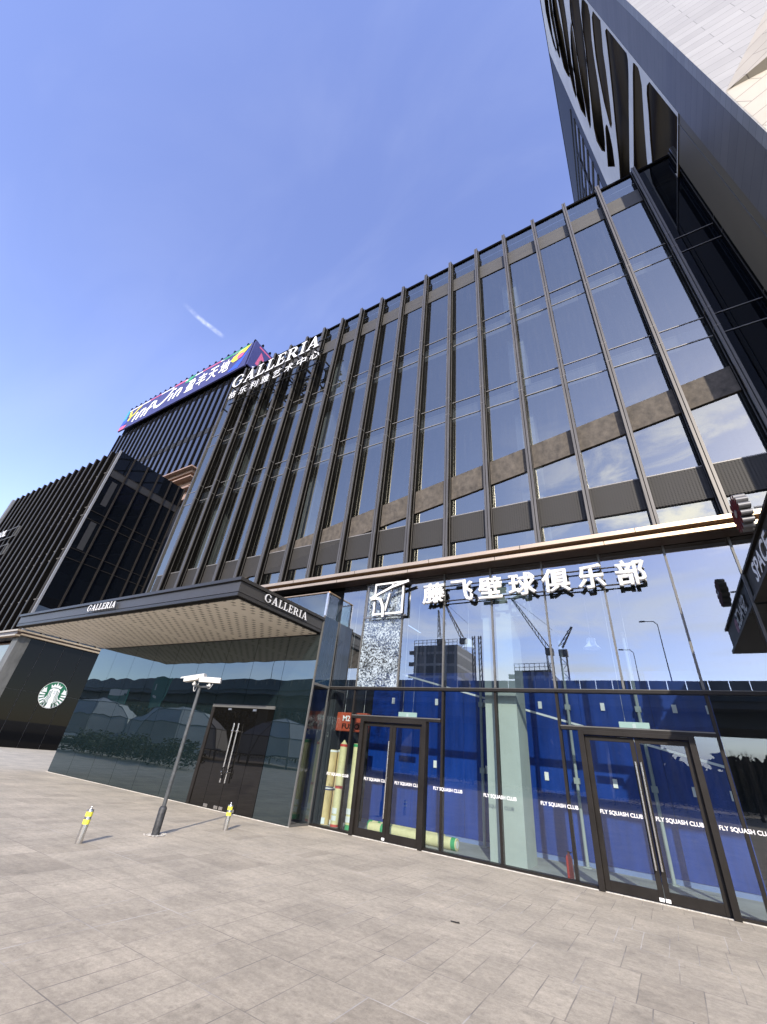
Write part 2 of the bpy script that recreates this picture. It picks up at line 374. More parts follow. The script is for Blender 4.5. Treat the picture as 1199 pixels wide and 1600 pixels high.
def mesh_screen_mat():
    """Dark perforated sheet: round holes let light through."""
    m = bpy.data.materials.new('perforated_dark_screen'); m.use_nodes = True
    n, l = m.node_tree.nodes, m.node_tree.links
    p = n['Principled BSDF']; o = n['Material Output']
    p.inputs['Base Color'].default_value = (0.030, 0.028, 0.025, 1); p.inputs['Roughness'].default_value = 0.7
    t = n.new('ShaderNodeTexCoord'); mp = n.new('ShaderNodeMapping'); mp.inputs['Scale'].default_value = (16, 0, 22)
    l.new(t.outputs['Object'], mp.inputs[0])
    sep = n.new('ShaderNodeSeparateXYZ'); l.new(mp.outputs[0], sep.inputs[0])
    def sn(v):
        a = n.new('ShaderNodeMath'); a.operation = 'MULTIPLY'; a.inputs[1].default_value = 6.2832; l.new(v, a.inputs[0])
        s = n.new('ShaderNodeMath'); s.operation = 'SINE'; l.new(a.outputs[0], s.inputs[0]); return s.outputs[0]
    q = n.new('ShaderNodeMath'); q.operation = 'ADD'; l.new(sn(sep.outputs[0]), q.inputs[0]); l.new(sn(sep.outputs[2]), q.inputs[1])
    g = n.new('ShaderNodeMath'); g.operation = 'GREATER_THAN'; g.inputs[1].default_value = 1.05; l.new(q.outputs[0], g.inputs[0])
    tr = n.new('ShaderNodeBsdfTransparent'); mx = n.new('ShaderNodeMixShader')
    l.new(g.outputs[0], mx.inputs[0]); l.new(p.outputs[0], mx.inputs[1]); l.new(tr.outputs[0], mx.inputs[2]); l.new(mx.outputs[0], o.inputs[0])
    return m
MT['screen'] = mesh_screen_mat()

def crazed_mat():
    """Shattered tempered glass: pale crazed grains over a see-through pane."""
    m = bpy.data.materials.new('crazed_glass_pane'); m.use_nodes = True
    n, l = m.node_tree.nodes, m.node_tree.links; n.clear()
    o = n.new('ShaderNodeOutputMaterial'); t = n.new('ShaderNodeTexCoord')
    v = n.new('ShaderNodeTexVoronoi'); v.inputs['Scale'].default_value = 30; l.new(t.outputs['Object'], v.inputs[0])
    nz = n.new('ShaderNodeTexNoise'); nz.inputs['Scale'].default_value = 2.6; nz.inputs['Detail'].default_value = 5; l.new(t.outputs['Object'], nz.inputs[0])
    sep = n.new('ShaderNodeSeparateColor'); l.new(v.outputs['Color'], sep.inputs[0])
    ad = n.new('ShaderNodeMath'); ad.operation = 'MULTIPLY_ADD'; l.new(nz.outputs[0], ad.inputs[0]); ad.inputs[1].default_value = 1.7; l.new(sep.outputs[0], ad.inputs[2])
    mr = n.new('ShaderNodeMapRange'); l.new(ad.outputs[0], mr.inputs[0]); mr.inputs[1].default_value = 1.10; mr.inputs[2].default_value = 1.75; mr.inputs[3].default_value = 0.04; mr.inputs[4].default_value = 0.92
    d = n.new('ShaderNodeBsdfDiffuse'); d.inputs[0].default_value = (0.40, 0.47, 0.52, 1)
    g = n.new('ShaderNodeBsdfGlossy'); g.inputs['Roughness'].default_value = 0.02; g.inputs[0].default_value = (0.8, 0.85, 0.9, 1)
    tr = n.new('ShaderNodeBsdfTransparent'); tr.inputs[0].default_value = (0.5, 0.56, 0.62, 1)
    b = n.new('ShaderNodeBump'); b.inputs['Distance'].default_value = 0.004; b.inputs['Strength'].default_value = 0.6
    l.new(v.outputs['Distance'], b.inputs['Height']); l.new(b.outputs[0], g.inputs['Normal'])
    m1 = n.new('ShaderNodeMixShader'); m1.inputs[0].default_value = 0.18; l.new(tr.outputs[0], m1.inputs[1]); l.new(g.outputs[0], m1.inputs[2])
    m2 = n.new('ShaderNodeMixShader'); l.new(mr.outputs[0], m2.inputs[0]); l.new(m1.outputs[0], m2.inputs[1]); l.new(d.outputs[0], m2.inputs[2])
    l.new(m2.outputs[0], o.inputs[0])
    return m
MT['crazed'] = crazed_mat()

def panel_mat(name, col, w, h, axes, mort=0.012, var=0.10, rough=0.5, rot=0.0, mcol=None, off=0.5):
    """Cladding in staggered panels; axes picks which object axes carry the pattern."""
    m, n, l, p = new_mat(name)
    t = n.new('ShaderNodeTexCoord'); sep = n.new('ShaderNodeSeparateXYZ'); l.new(t.outputs['Object'], sep.inputs[0])
    cb = n.new('ShaderNodeCombineXYZ'); l.new(sep.outputs[axes[0]], cb.inputs[0]); l.new(sep.outputs[axes[1]], cb.inputs[1])
    mp = n.new('ShaderNodeMapping'); mp.inputs['Rotation'].default_value = (0, 0, rot); l.new(cb.outputs[0], mp.inputs[0])
    b = n.new('ShaderNodeTexBrick'); b.inputs['Scale'].default_value = 1; b.inputs['Brick Width'].default_value = w; b.inputs['Row Height'].default_value = h
    b.inputs['Mortar Size'].default_value = mort; b.inputs['Mortar Smooth'].default_value = 0.1; b.offset = off; b.offset_frequency = 2
    b.inputs['Color1'].default_value = (*[c * (1 - var) for c in col], 1); b.inputs['Color2'].default_value = (*[min(1, c * (1 + var)) for c in col], 1)
    b.inputs['Mortar'].default_value = (*(mcol or [c * 0.45 for c in col]), 1)
    l.new(mp.outputs[0], b.inputs[0])
    nz = n.new('ShaderNodeTexNoise'); nz.inputs['Scale'].default_value = 1.3; nz.inputs['Detail'].default_value = 7; l.new(t.outputs['Object'], nz.inputs[0])
    mr = n.new('ShaderNodeMapRange'); l.new(nz.outputs[0], mr.inputs[0]); mr.inputs[3].default_value = 0.82; mr.inputs[4].default_value = 1.15
    sc = n.new('ShaderNodeVectorMath'); sc.operation = 'SCALE'; l.new(b.outputs['Color'], sc.inputs[0]); l.new(mr.outputs[0], sc.inputs['Scale'])
    l.new(sc.outputs[0], p.inputs['Base Color']); p.inputs['Roughness'].default_value = rough
    bm = n.new('ShaderNodeBump'); bm.inputs['Strength'].default_value = 0.5; bm.inputs['Distance'].default_value = 0.01; bm.invert = True
    l.new(b.outputs['Fac'], bm.inputs['Height']); l.new(bm.outputs[0], p.inputs['Normal'])
    return m
MT['tband_p'] = panel_mat('grey_jointed_cladding', (0.128, 0.119, 0.112), 30.0, 0.55, (1, 2), 0.012, 0.10, mcol=(0.08, 0.076, 0.072))
MT['tower_white'] = panel_mat('pale_stone_panels', (0.262, 0.256, 0.248), 1.6, 0.40, (0, 2), 0.008, 0.09)
MT['tower_cream'] = panel_mat('cream_faceted_panels', (0.37, 0.33, 0.265), 1.5, 0.5, (0, 2), 0.012, 0.06, rot=-0.5)
MT['canopy_metal_p'] = panel_mat('charcoal_canopy_panels', (0.043, 0.042, 0.041), 2.3, 5.0, (0, 2), 0.006, 0.06, rough=0.42)
MT['sitefloors'] = panel_mat('unfinished_floors', (0.13, 0.14, 0.16), 3.0, 3.2, (0, 2), 0.35, 0.35, mcol=(0.30, 0.31, 0.33), off=0.0)

def soffit_mat():
    m, n, l, p = new_mat('perforated_cream_soffit')
    t = n.new('ShaderNodeTexCoord'); mp = n.new('ShaderNodeMapping'); mp.inputs['Scale'].default_value = (4.3, 4.3, 0); mp.inputs['Rotation'].default_value = (0, 0, R(45))
    l.new(t.outputs['Object'], mp.inputs[0])
    v = n.new('ShaderNodeTexVoronoi'); v.inputs['Scale'].default_value = 1.0; v.inputs['Randomness'].default_value = 0.0; v.distance = 'MANHATTAN'
    l.new(mp.outputs[0], v.inputs[0])
    lt = n.new('ShaderNodeMath'); lt.operation = 'LESS_THAN'; lt.inputs[1].default_value = 0.33; l.new(v.outputs['Distance'], lt.inputs[0])
    sep = n.new('ShaderNodeSeparateXYZ'); l.new(t.outputs['Object'], sep.inputs[0])
    # stop the dots on the plain bands between the perforated fields
    md = n.new('ShaderNodeMath'); md.operation = 'MODULO'; md.inputs[1].default_value = 2.45
    ad = n.new('ShaderNodeMath'); ad.operation = 'ADD'; ad.inputs[1].default_value = 100.3; l.new(sep.outputs[0], ad.inputs[0]); l.new(ad.outputs[0], md.inputs[0])
    gt = n.new('ShaderNodeMath'); gt.operation = 'GREATER_THAN'; gt.inputs[1].default_value = 0.28; l.new(md.outputs[0], gt.inputs[0])
    pr = n.new('ShaderNodeMath'); pr.operation = 'MULTIPLY'; l.new(lt.outputs[0], pr.inputs[0]); l.new(gt.outputs[0], pr.inputs[1])
    nz = n.new('ShaderNodeTexNoise'); nz.inputs['Scale'].default_value = 3.0; nz.inputs['Detail'].default_value = 4; l.new(t.outputs['Object'], nz.inputs[0])
    rr = n.new('ShaderNodeMapRange'); l.new(nz.outputs[0], rr.inputs[0]); rr.inputs[1].default_value = 0.35; rr.inputs[2].default_value = 0.7; rr.inputs[3].default_value = 0.55; rr.inputs[4].default_value = 1.0
    p2 = n.new('ShaderNodeMath'); p2.operation = 'MULTIPLY'; l.new(pr.outputs[0], p2.inputs[0]); l.new(rr.outputs[0], p2.inputs[1])
    mx = n.new('ShaderNodeMix'); mx.data_type = 'RGBA'; l.new(p2.outputs[0], mx.inputs['Factor'])
    mx.inputs['A'].default_value = (0.93, 0.88, 0.78, 1); mx.inputs['B'].default_value = (0.22, 0.20, 0.16, 1)
    l.new(mx.outputs['Result'], p.inputs['Base Color']); p.inputs['Roughness'].default_value = 0.5
    return m
MT['soffit'] = soffit_mat()

# ------------------------------------------------------------------ builders
ORG = {}
def thing(name, loc, label=None, cat=None, group=None, kind=None):
    o = bpy.data.objects.new(name, None); COL.objects.link(o); o.location = loc
    o.empty_display_size = 0.3
    ORG[o.name] = Vector(loc)
    tag(o, label, cat, group, kind); return o
def tag(o, label=None, cat=None, group=None, kind=None):
    if label: o['label'] = label
    if cat: o['category'] = cat
    if group: o['group'] = group
    if kind: o['kind'] = kind
    return o

class MB:
    def __init__(s): s.v = []; s.f = []; s.mi = []
    def face(s, pts, mi=0):
        b = len(s.v); s.v += [tuple(p) for p in pts]; s.f.append(tuple(range(b, b + len(pts)))); s.mi.append(mi); return s
    def box(s, x0, x1, y0, y1, z0, z1, mi=0):
        b = len(s.v)
        s.v += [(x, y, z) for z in (z0, z1) for y in (y0, y1) for x in (x0, x1)]
        for q in ((0, 2, 3, 1), (4, 5, 7, 6), (0, 1, 5, 4), (2, 6, 7, 3), (0, 4, 6, 2), (1, 3, 7, 5)):
            s.f.append(tuple(b + i for i in q)); s.mi.append(mi)
        return s
    def prism(s, poly, fr, d, mi=0):
        """poly in (u,v) of frame fr=(o,u,v,n); from n=0 to n=d"""
        o, u, v, n = fr; b = len(s.v); k = len(poly)
        for dd in (0, d):
            s.v += [tuple(o + u * p[0] + v * p[1] + n * dd) for p in poly]
        s.f.append(tuple(b + i for i in reversed(range(k)))); s.mi.append(mi)
        s.f.append(tuple(b + k + i for i in range(k))); s.mi.append(mi)
        for i in range(k):
            j = (i + 1) % k; s.f.append((b + i, b + j, b + k + j, b + k + i)); s.mi.append(mi)
        return s
    def rod(s, p0, p1, r0, r1=None, n=10, mi=0, caps=True):
        p0 = Vector(p0); p1 = Vector(p1); r1 = r0 if r1 is None else r1
        d = (p1 - p0).normalized(); a = d.orthogonal().normalized(); c = d.cross(a); b = len(s.v)
        for p, r in ((p0, r0), (p1, r1)):
            for i in range(n):
                t = 2 * math.pi * i / n; s.v.append(tuple(p + (a * math.cos(t) + c * math.sin(t)) * r))
        for i in range(n):
            j = (i + 1) % n; s.f.append((b + i, b + j, b + n + j, b + n + i)); s.mi.append(mi)
        if caps:
            s.f.append(tuple(b + i for i in reversed(range(n)))); s.mi.append(mi)
            s.f.append(tuple(b + n + i for i in range(n))); s.mi.append(mi)
        return s
    def lathe(s, c, prof, n=28, mis=None):
        """prof: [(r,z)...] about a vertical axis through c"""
        b = len(s.v)
        for r, z in prof:
            for i in range(n):
                t = 2 * math.pi * i / n; s.v.append((c[0] + r * math.cos(t), c[1] + r * math.sin(t), c[2] + z))
        for k in range(len(prof) - 1):
            for i in range(n):
                j = (i + 1) % n
                s.f.append((b + k * n + i, b + k * n + j, b + (k + 1) * n + j, b + (k + 1) * n + i)); s.mi.append(mis[k] if mis else 0)
        s.f.append(tuple(b + i for i in reversed(range(n)))); s.mi.append(0)
        s.f.append(tuple(b + (len(prof) - 1) * n + i for i in range(n))); s.mi.append(mis[-1] if mis else 0)
        return s
    def build(s, name, mats, parent=None, label=None, bevel=0.0, smooth=False, kind=None):
        if not isinstance(mats, (list, tuple)): mats = [mats]
        org = ORG[parent.name] if parent else Vector((0, 0, 0))
        me = bpy.data.meshes.new(name)
        me.from_pydata([(x - org.x, y - org.y, z - org.z) for x, y, z in s.v], [], s.f)
        for m in mats: me.materials.append(m)
        if len(mats) > 1: me.polygons.foreach_set('material_index', s.mi)
        me.update()
        return link(name, me, parent, label, bevel, smooth, kind)
def link(name, me, parent, label=None, bevel=0.0, smooth=False, kind=None):
    o = bpy.data.objects.new(name, me); COL.objects.link(o)
    ORG[o.name] = ORG[parent.name] if parent else Vector((0, 0, 0))
    if parent: o.parent = parent
    if label: o['label'] = label
    if kind: o['kind'] = kind
    if smooth:
        me.polygons.foreach_set('use_smooth', [True] * len(me.polygons))
        try: me.set_sharp_from_angle(angle=R(40))
        except Exception: pass
    if bevel:
        b = o.modifiers.new('bevel', 'BEVEL'); b.width = bevel; b.segments = 2; b.limit_method = 'ANGLE'; b.angle_limit = R(40)
    return o

def sheet(x0, x1, y, z0, z1, rows=(), tilt=.0022):
    m = MB(); zs = [z0] + [z for z in rows if z0 < z < z1] + [z1]
    for za, zb in zip(zs[:-1], zs[1:]):
        q_ = [random.uniform(-tilt, tilt) for _ in range(3)]
        m.face([(x0, y + q_[0], za), (x1, y + q_[1], za), (x1, y + q_[1] + q_[2], zb), (x0, y + q_[0] + q_[2], zb)])
    return m
def frame(o, u, v): return (Vector(o), Vector(u), Vector(v), Vector(u).cross(Vector(v)))
FRONT = lambda x, y, z: frame((x, y, z), (1, 0, 0), (0, 0, 1))       # facing the square (-y)
LEFTF = lambda x, y, z: frame((x, y, z), (0, -1, 0), (0, 0, 1))      # facing -x
RIGHTF = lambda x, y, z: frame((x, y, z), (0, 1, 0), (0, 0, 1))      # facing +x

def curve_mesh(splines, depth):
    cu = bpy.data.curves.new('tmp', 'CURVE'); cu.dimensions = '2D'; cu.fill_mode = 'BOTH'; cu.extrude = depth / 2
    for pts in splines:
        sp = cu.splines.new('POLY'); sp.points.add(len(pts) - 1); sp.use_cyclic_u = True
        for i, p in enumerate(pts): sp.points[i].co = (p[0], p[1], 0, 1)
    return to_mesh(cu)
def to_mesh(cu):
    ob = bpy.data.objects.new('tmp', cu); COL.objects.link(ob)
    dg = bpy.context.evaluated_depsgraph_get(); dg.update()
    me = bpy.data.meshes.new_from_object(ob.evaluated_get(dg))
    bpy.data.objects.remove(ob); bpy.data.curves.remove(cu)
    return me
def place(me, fr, depth, org):
    o, u, v, n = fr
    M4 = Matrix(((u.x, v.x, n.x, o.x - org.x), (u.y, v.y, n.y, o.y - org.y), (u.z, v.z, n.z, o.z - org.z), (0, 0, 0, 1)))
    me.transform(Matrix.Translation((0, 0, depth / 2))); me.transform(M4)
def two_tone(me, fr, front, side, lim=.7):
    """front face in one colour, returns and back in another"""
    me.materials.clear(); me.materials.append(front); me.materials.append(side)
    n = fr[3]
    for p in me.polygons: p.material_index = 0 if p.normal.dot(n) > lim else 1
def shape(name, splines, fr, depth, front, parent=None, side=None, label=None):
    me = curve_mesh(splines, depth); me.name = name
    org = ORG[parent.name] if parent else Vector((0, 0, 0))
    place(me, fr, depth, org); me.update()
    two_tone(me, fr, front, side or front)
    return link(name, me, parent, label)
def text(name, body, fr, size, depth, front, parent=None, side=None, bold=0.0, width=None, shear=0.0, label=None, center=False, height=None, bevel=0.0):
    cu = bpy.data.curves.new('t', 'FONT'); cu.body = body; cu.size = 1.0; cu.fill_mode = 'BOTH'; cu.offset = bold; cu.extrude = depth / 2; cu.shear = shear
    if bevel: cu.bevel_depth = bevel; cu.bevel_resolution = 0; cu.extrude = max(.0, depth / 2 - bevel)
    cu.resolution_u = 4
    me = to_mesh(cu); me.name = name
    xs = [v.co.x for v in me.vertices]; ys = [v.co.y for v in me.vertices]
    w = max(xs) - min(xs); h = max(ys) - min(ys)
    sx = (width / w) if width else size; sy = (height / h) if height else (sx if (width and not size) else size)
    x0, y0 = min(xs), (min(ys) if height else 0)
    if center: x0 = (min(xs) + max(xs)) / 2
    for v in me.vertices: v.co.x = (v.co.x - x0) * sx; v.co.y = (v.co.y - y0) * sy
    org = ORG[parent.name] if parent else Vector((0, 0, 0))
    place(me, fr, depth, org); me.update()
    two_tone(me, fr, front, side or front, .45 if bevel else .7)
    return link(name, me, parent, label)

def arc(cx, cy, rx, ry, a0, a1, n=18):
    return [(cx + rx * math.cos(R(a0 + (a1 - a0) * i / n)), cy + ry * math.sin(R(a0 + (a1 - a0) * i / n))) for i in range(n + 1)]
def ribbon(pts, w0, w1=None):
    """outline of a brush stroke along pts"""
    w1 = w0 if w1 is None else w1
    L, Rr = [], []
    n = len(pts)
    for i, p in enumerate(pts):
        a = pts[max(0, i - 1)]; b = pts[min(n - 1, i + 1)]
        dx, dy = b[0] - a[0], b[1] - a[1]; k = math.hypot(dx, dy) or 1
        w = (w0 + (w1 - w0) * i / max(1, n - 1)) / 2
        L.append((p[0] - dy / k * w, p[1] + dx / k * w)); Rr.append((p[0] + dy / k * w, p[1] - dx / k * w))
    return L + Rr[::-1]
SERIF = {
 'I': (0.40, [[(0, 0), (.4, 0), (.4, .05), (.275, .08), (.275, .92), (.4, .95), (.4, 1), (0, 1), (0, .95), (.125, .92), (.125, .08), (0, .05)]]),
 'L': (0.66, [[(0, 0), (.62, 0), (.66, .3), (.61, .3), (.5, .07), (.275, .07), (.275, .92), (.4, .95), (.4, 1), (0, 1), (0, .95), (.125, .92), (.125, .08), (0, .05)]]),
 'E': (0.68, [[(0, 0), (.63, 0), (.68, .28), (.63, .28), (.52, .07), (.275, .07), (.275, .475), (.43, .475), (.47, .37), (.51, .37), (.51, .64), (.47, .64), (.43, .545), (.275, .545), (.275, .93), (.52, .93), (.58, .75), (.63, .75), (.62, 1), (0, 1), (0, .95), (.125, .92), (.125, .08), (0, .05)]]),
 'A': (0.88, [[(0, 0), (.28, 0), (.28, .05), (.185, .07), (.25, .27), (.53, .27), (.595, .07), (.5, .05), (.5, 0), (.88, 0), (.88, .05), (.785, .08), (.485, 1.02), (.41, 1.02), (.105, .08), (0, .05)], [(.275, .34), (.505, .34), (.39, .72)]]),
 'R': (0.86, [[(0, 0), (.4, 0), (.4, .05), (.275, .08), (.275, .45), (.37, .45), (.61, .06), (.68, 0), (.88, 0), (.88, .05), (.8, .08), (.52, .475), (.63, .54), (.69, .63), (.705, .74), (.685, .86), (.6, .95), (.45, 1), (0, 1), (0, .95), (.125, .92), (.125, .08), (0, .05)], [(.275, .52), (.4, .52), (.5, .58), (.545, .72), (.525, .84), (.45, .92), (.275, .93)]]),
 'G': (0.94, [arc(.46, .5, .46, .52, 48, 318) + [(.84, .14), (.84, .38), (.93, .41), (.93, .46), (.56, .46), (.56, .41), (.69, .38), (.69, .1)] + arc(.48, .5, .31, .455, 298, 62) + [(.75, .68), (.81, .68), (.79, .93)]]),
}
def serif_word(word, fr, h, width, depth, parent, front, side, shear=0.0, squeeze=1.0):
    gap = 0.10
    tot = sum(SERIF[c][0] for c in word) + gap * (len(word) - 1)
    sx = width / tot; x = 0
    o, u, v, n = fr
    for c in word:
        w, sp = SERIF[c]
        pl = [[((x + p[0]) * sx + shear * p[1] * h, p[1] * h) for p in poly] for poly in sp]
        shape('letter', pl, fr, depth, front, parent, side)
        x += w + gap

# ================================================================== GROUND
g = MB().face([(-700, -700, 0), (700, -700, 0), (700, 700, 0), (-700, 700, 0)]).build('plaza_paving', MT['paving'])
g['kind'] = 'structure'

st_ = MB()
st_.box(-20.1, -7.88, 9.262, 9.285, 0.0, .012).box(-7.86, 3.5, 10.05 - .085, 10.05 - .056, 0.0, .012)
st_.build('threshold_strip', MT['mortar'], kind='structure')

# ================================================================== MAIN BUILDING
YF = 10.05
XL, XR = -19.62, 4.9
B = thing('main_building', (-8, YF, 0), 'dark glass building with tall vertical fins above the squash club shopfront', 'building')
PITCH = 1.277
FX = [3.40 - PITCH * k for k in range(-1, 18)]         # fin centres; index 0 stands in the dark corner bay
TOPZ = 22.4
# carcass: back, sides, roof, floors
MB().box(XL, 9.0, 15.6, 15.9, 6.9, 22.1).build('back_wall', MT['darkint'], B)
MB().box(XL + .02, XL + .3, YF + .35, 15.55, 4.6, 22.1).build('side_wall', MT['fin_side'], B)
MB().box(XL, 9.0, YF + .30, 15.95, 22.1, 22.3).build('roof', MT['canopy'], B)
slab = MB()
for z0, z1 in ((20.2, 21.12), (16.3, 17.0), (12.25, 12.9), (6.62, 6.9)):
    slab.box(XL + .31, 8.9, YF + (.10 if z0 > 20 else .22), 15.5, z0, z1)
slab.build('floor_slab', [MT['intslab']], B)
cols = MB()
for x in (-17.6, -11.2, -1.9):
    MB().box(x - .3, x + .3, YF + .75, YF + 1.35, 6.9, 20.2).build('column', MT['intcol'], B)
MB().box(XL - .02, 9, YF - .06, YF + .29, 22.3, TOPZ + .03).build('parapet', MT['fin_side'], B)
# inclined raker beam behind the glass
def bz(x, top): return (9.80 if top else 8.94) + 0.177 * (x + 2.82)
rk = MB()
rk.prism([(-15.2, bz(-15.2, 0)), (3.33, bz(3.33, 0)), (3.33, bz(3.33, 1)), (-15.2, bz(-15.2, 1))], FRONT(0, YF - .006, 0), 0.045)
rk.build('raker_beam', MT['raker'], B)
# perforated screens behind the lowest glass
MB().box(XL + .3, 3.33, YF - .060, YF - .056, 7.20, 8.06).build('perforated_screen', MT['screen'], B)
MB().box(XL + .3, 3.33, YF - .012, YF - .008, 7.20, 8.06).build('screen_backing', MT['louvre'], B)
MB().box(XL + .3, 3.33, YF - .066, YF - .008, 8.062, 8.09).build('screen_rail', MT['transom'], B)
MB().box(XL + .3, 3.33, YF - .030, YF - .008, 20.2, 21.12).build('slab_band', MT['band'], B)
# glass, bay by bay
edges = FX[::-1]
bays = [(XL, edges[0])] + list(zip(edges[:-1], edges[1:])) + [(edges[-1], 6.6)]
for i, (a, b) in enumerate(bays):
    if b - a < 0.02: continue
    sheet(a, b, YF, 6.56, 22.28, (8.07, 12.17, 12.98, 16.25, 17.06, 20.66), .0035).build('glass_panel', MT['glass_black'] if a > 3.3 else MT['glass_up'], B)  # corner bays: the dark tower they mirror is put into black glass
tr = MB()
for z in (17.06, 16.25, 12.98, 12.17):
    tr.box(XL, 6.6, YF - .022, YF - .007, z - .013, z + .013)
tr.build('transom', MT['transom'], B)
# fins
for k, x in enumerate(FX):
    f = MB()
    zt = 22.25; zb = 6.55
    y0 = YF - .33
    f.box(x - .068, x - .010, y0, y0 + .05, zb, zt, 0).box(x + .010, x + .068, y0, y0 + .05, zb, zt, 0)      # split front plate
    f.box(x - .066, x + .066, y0 + .05, y0 + .15, zb, zt - .002, 1)                                   # dark box behind it
    f.box(x - .010, x + .010, y0 + .02, y0 + .05, zb, zt - .004, 2)
    f.box(x - .045, x + .045, y0 + .15, YF - .13, zb, zt - .006, 2)                                    # neck
    f.box(x - .072, x - .050, YF - .13, YF - .115, zb, TOPZ + .0, 0).box(x + .050, x + .072, YF - .13, YF - .115, zb, TOPZ, 0)
    f.box(x - .072, x + .072, YF - .115, YF - .007, zb, TOPZ - .002, 1)                                # inner mullion
    f.box(x - .050, x + .050, YF - .125, YF - .115, zb, TOPZ - .004, 0)
    for z in (17.06, 16.25, 12.98, 12.17): f.box(x - .075, x + .075, y0 - .004, YF - .12, z - .006, z + .006, 3)
    f.build('fin', [MT['fin'], MT['fin_side'], MT['groove'], MT['transom']], B)
# left end frame
MB().box(XL - .10, XL - .02, YF - .08, YF + .35, 4.6, 22.3).build('corner_frame', MT['fin'], B)
# cornice
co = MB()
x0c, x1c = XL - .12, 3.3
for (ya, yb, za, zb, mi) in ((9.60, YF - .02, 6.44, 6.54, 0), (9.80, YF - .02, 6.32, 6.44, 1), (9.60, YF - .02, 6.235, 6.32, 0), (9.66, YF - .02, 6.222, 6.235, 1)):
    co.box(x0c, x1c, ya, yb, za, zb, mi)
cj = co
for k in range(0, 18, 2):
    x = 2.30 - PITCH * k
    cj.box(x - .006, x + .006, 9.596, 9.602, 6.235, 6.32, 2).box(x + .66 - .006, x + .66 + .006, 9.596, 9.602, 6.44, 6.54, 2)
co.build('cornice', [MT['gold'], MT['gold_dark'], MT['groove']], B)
MB().box(XL + .3, 6.0, YF + .02, YF + .2, 6.222, 6.56).build('bulkhead', MT['fin_side'], B)

# ---- shopfront
ux = [-7.88, -6.98, -5.67, -4.39, -3.07, -1.755, -.45, .86, 2.03, 3.4]
for i, (a, b) in enumerate(zip(ux[:-1], ux[1:])):
    sheet(a + .006, b - .006, YF, 3.21, 6.22).build('glass_panel', MT['crazed'] if i == 1 else MT['glass_shopup'], B,
             label='upper shop pane crazed white all over with cracks' if i == 1 else None)
mu = MB()
for x in ux[1:-1]:
    mu.box(x - .02, x + .02, YF - .035, YF - .006, 3.22, 6.23, 1)
    mu.box(x - .035, x + .035, YF + .02, YF + .15, 3.22, 6.23, 0)
mu.build('mullion', [MT['frame'], MT['joint']], B)
MB().box(-7.86, 3.4, YF - .05, YF + .12, 3.14, 3.21).build('transom_bar', MT['frame'], B)
MB().box(-7.86, 3.4, YF - .055, YF - .05, 3.196, 3.208).build('transom_bead', MT['joint'], B)
lx = [(-7.86, -7.03), (-6.98, -6.66), (-4.76, -4.42), (-4.36, -3.12), (-3.06, -1.79), (-1.73, -1.41), (.51, .84), (.90, 2.16), (2.2, 3.4)]
full = {(-7.86, -7.03), (-4.36, -3.12), (-3.06, -1.79), (.90, 2.16), (2.2, 3.4)}
for a, b in lx:
    sheet(a, b, YF, .05, 3.14 if (a, b) in full else 2.44).build('glass_panel', MT['glass_shop'], B)
for a, b in ((-6.98, -4.42), (-1.73, .84)):
    sheet(a, b, YF, 2.52, 3.14).build('glass_panel', MT['glass_shop'], B)
mu = MB()
for x in (-7.005, -4.39, -3.09, -1.76, .87, 2.18):
    mu.box(x - .026, x + .026, YF - .008, YF + .12, 0.05, 3.14, 0)
for a, b in ((-6.977, -4.418), (-1.732, .842)):
    mu.box(a, b, YF - .05, YF + .12, 2.44, 2.52, 0)
    mu.box(a, b, YF - .056, YF - .05, 2.495, 2.515, 1)
for a, b in ((-7.86, -6.67), (-4.77, -1.41), (.51, 3.4)):
    mu.box(a, b, YF - .05, YF + .12, 0.0, 0.05, 0)
mu.build('mullion', [MT['frame'], MT['joint']], B)

def glass_door(xa, xb, label):
    """pair of framed glass leaves between xa and xb"""
    fr = MB()
    for x in (xa, xb):
        fr.box(x - .05, x + .05, YF - .11, YF + .10, 0, 2.44)
    fr.box(xa + .05, xb - .05, YF - .11, YF + .10, 2.36, 2.439)
    fr.build('door_frame', MT['frame'], B, bevel=.006)
    xm = (xa + xb) / 2
    for s, (a, b) in ((0, (xa + .052, xm - .004)), (1, (xm + .004, xb - .052))):
        d = MB()
        y0, y1 = YF - .03, YF + .03
        d.box(a, a + .08, y0, y1, .015, 2.35).box(b - .08, b, y0, y1, .015, 2.35)
        d.box(a + .08, b - .08, y0, y1, .015, .16).box(a + .08, b - .08, y0, y1, 2.27, 2.35)
        dd = d.build('door', MT['frame'], B, label=label, bevel=.004)
        sheet(a + .08, b - .08, YF, .16, 2.27).build('pane', MT['glass_shop'], dd)
        hx = b - .04 if s == 0 else a + .04
        if s == 1 and xa < -5:
            continue
        h = MB().rod((hx, y0 - .065, .42), (hx, y0 - .065, 1.96), .016, n=14)
        for z in (.62, 1.2, 1.76): h.rod((hx, y0 - .065, z), (hx, y0, z), .010, n=8)
        h.build('handle', MT['steel'], dd, smooth=True)
        MB().box(hx - .035, hx + .035, y0 - .02, y0, .03, .075).build('floor_lock', MT['white'], dd)
glass_door(-6.60, -4.82, None)
glass_door(-1.36, .46, None)
# lettering on the glass, the same words on nine panes
for x0, y in ((-8.62, None), (-7.57, 0), (-6.42, 1), (-5.56, 1), (-4.57, 0), (-3.42, 0), (-2.27, 0), (-1.22, 1), (-.35, 1), (.53, 0)):
    if y is None: continue
    text('lettering', 'FLY SQUASH CLUB', FRONT(x0, YF - .012, 1.085), None, .004, MT['whiteflat'], B, bold=.018, width=.68, height=.074)

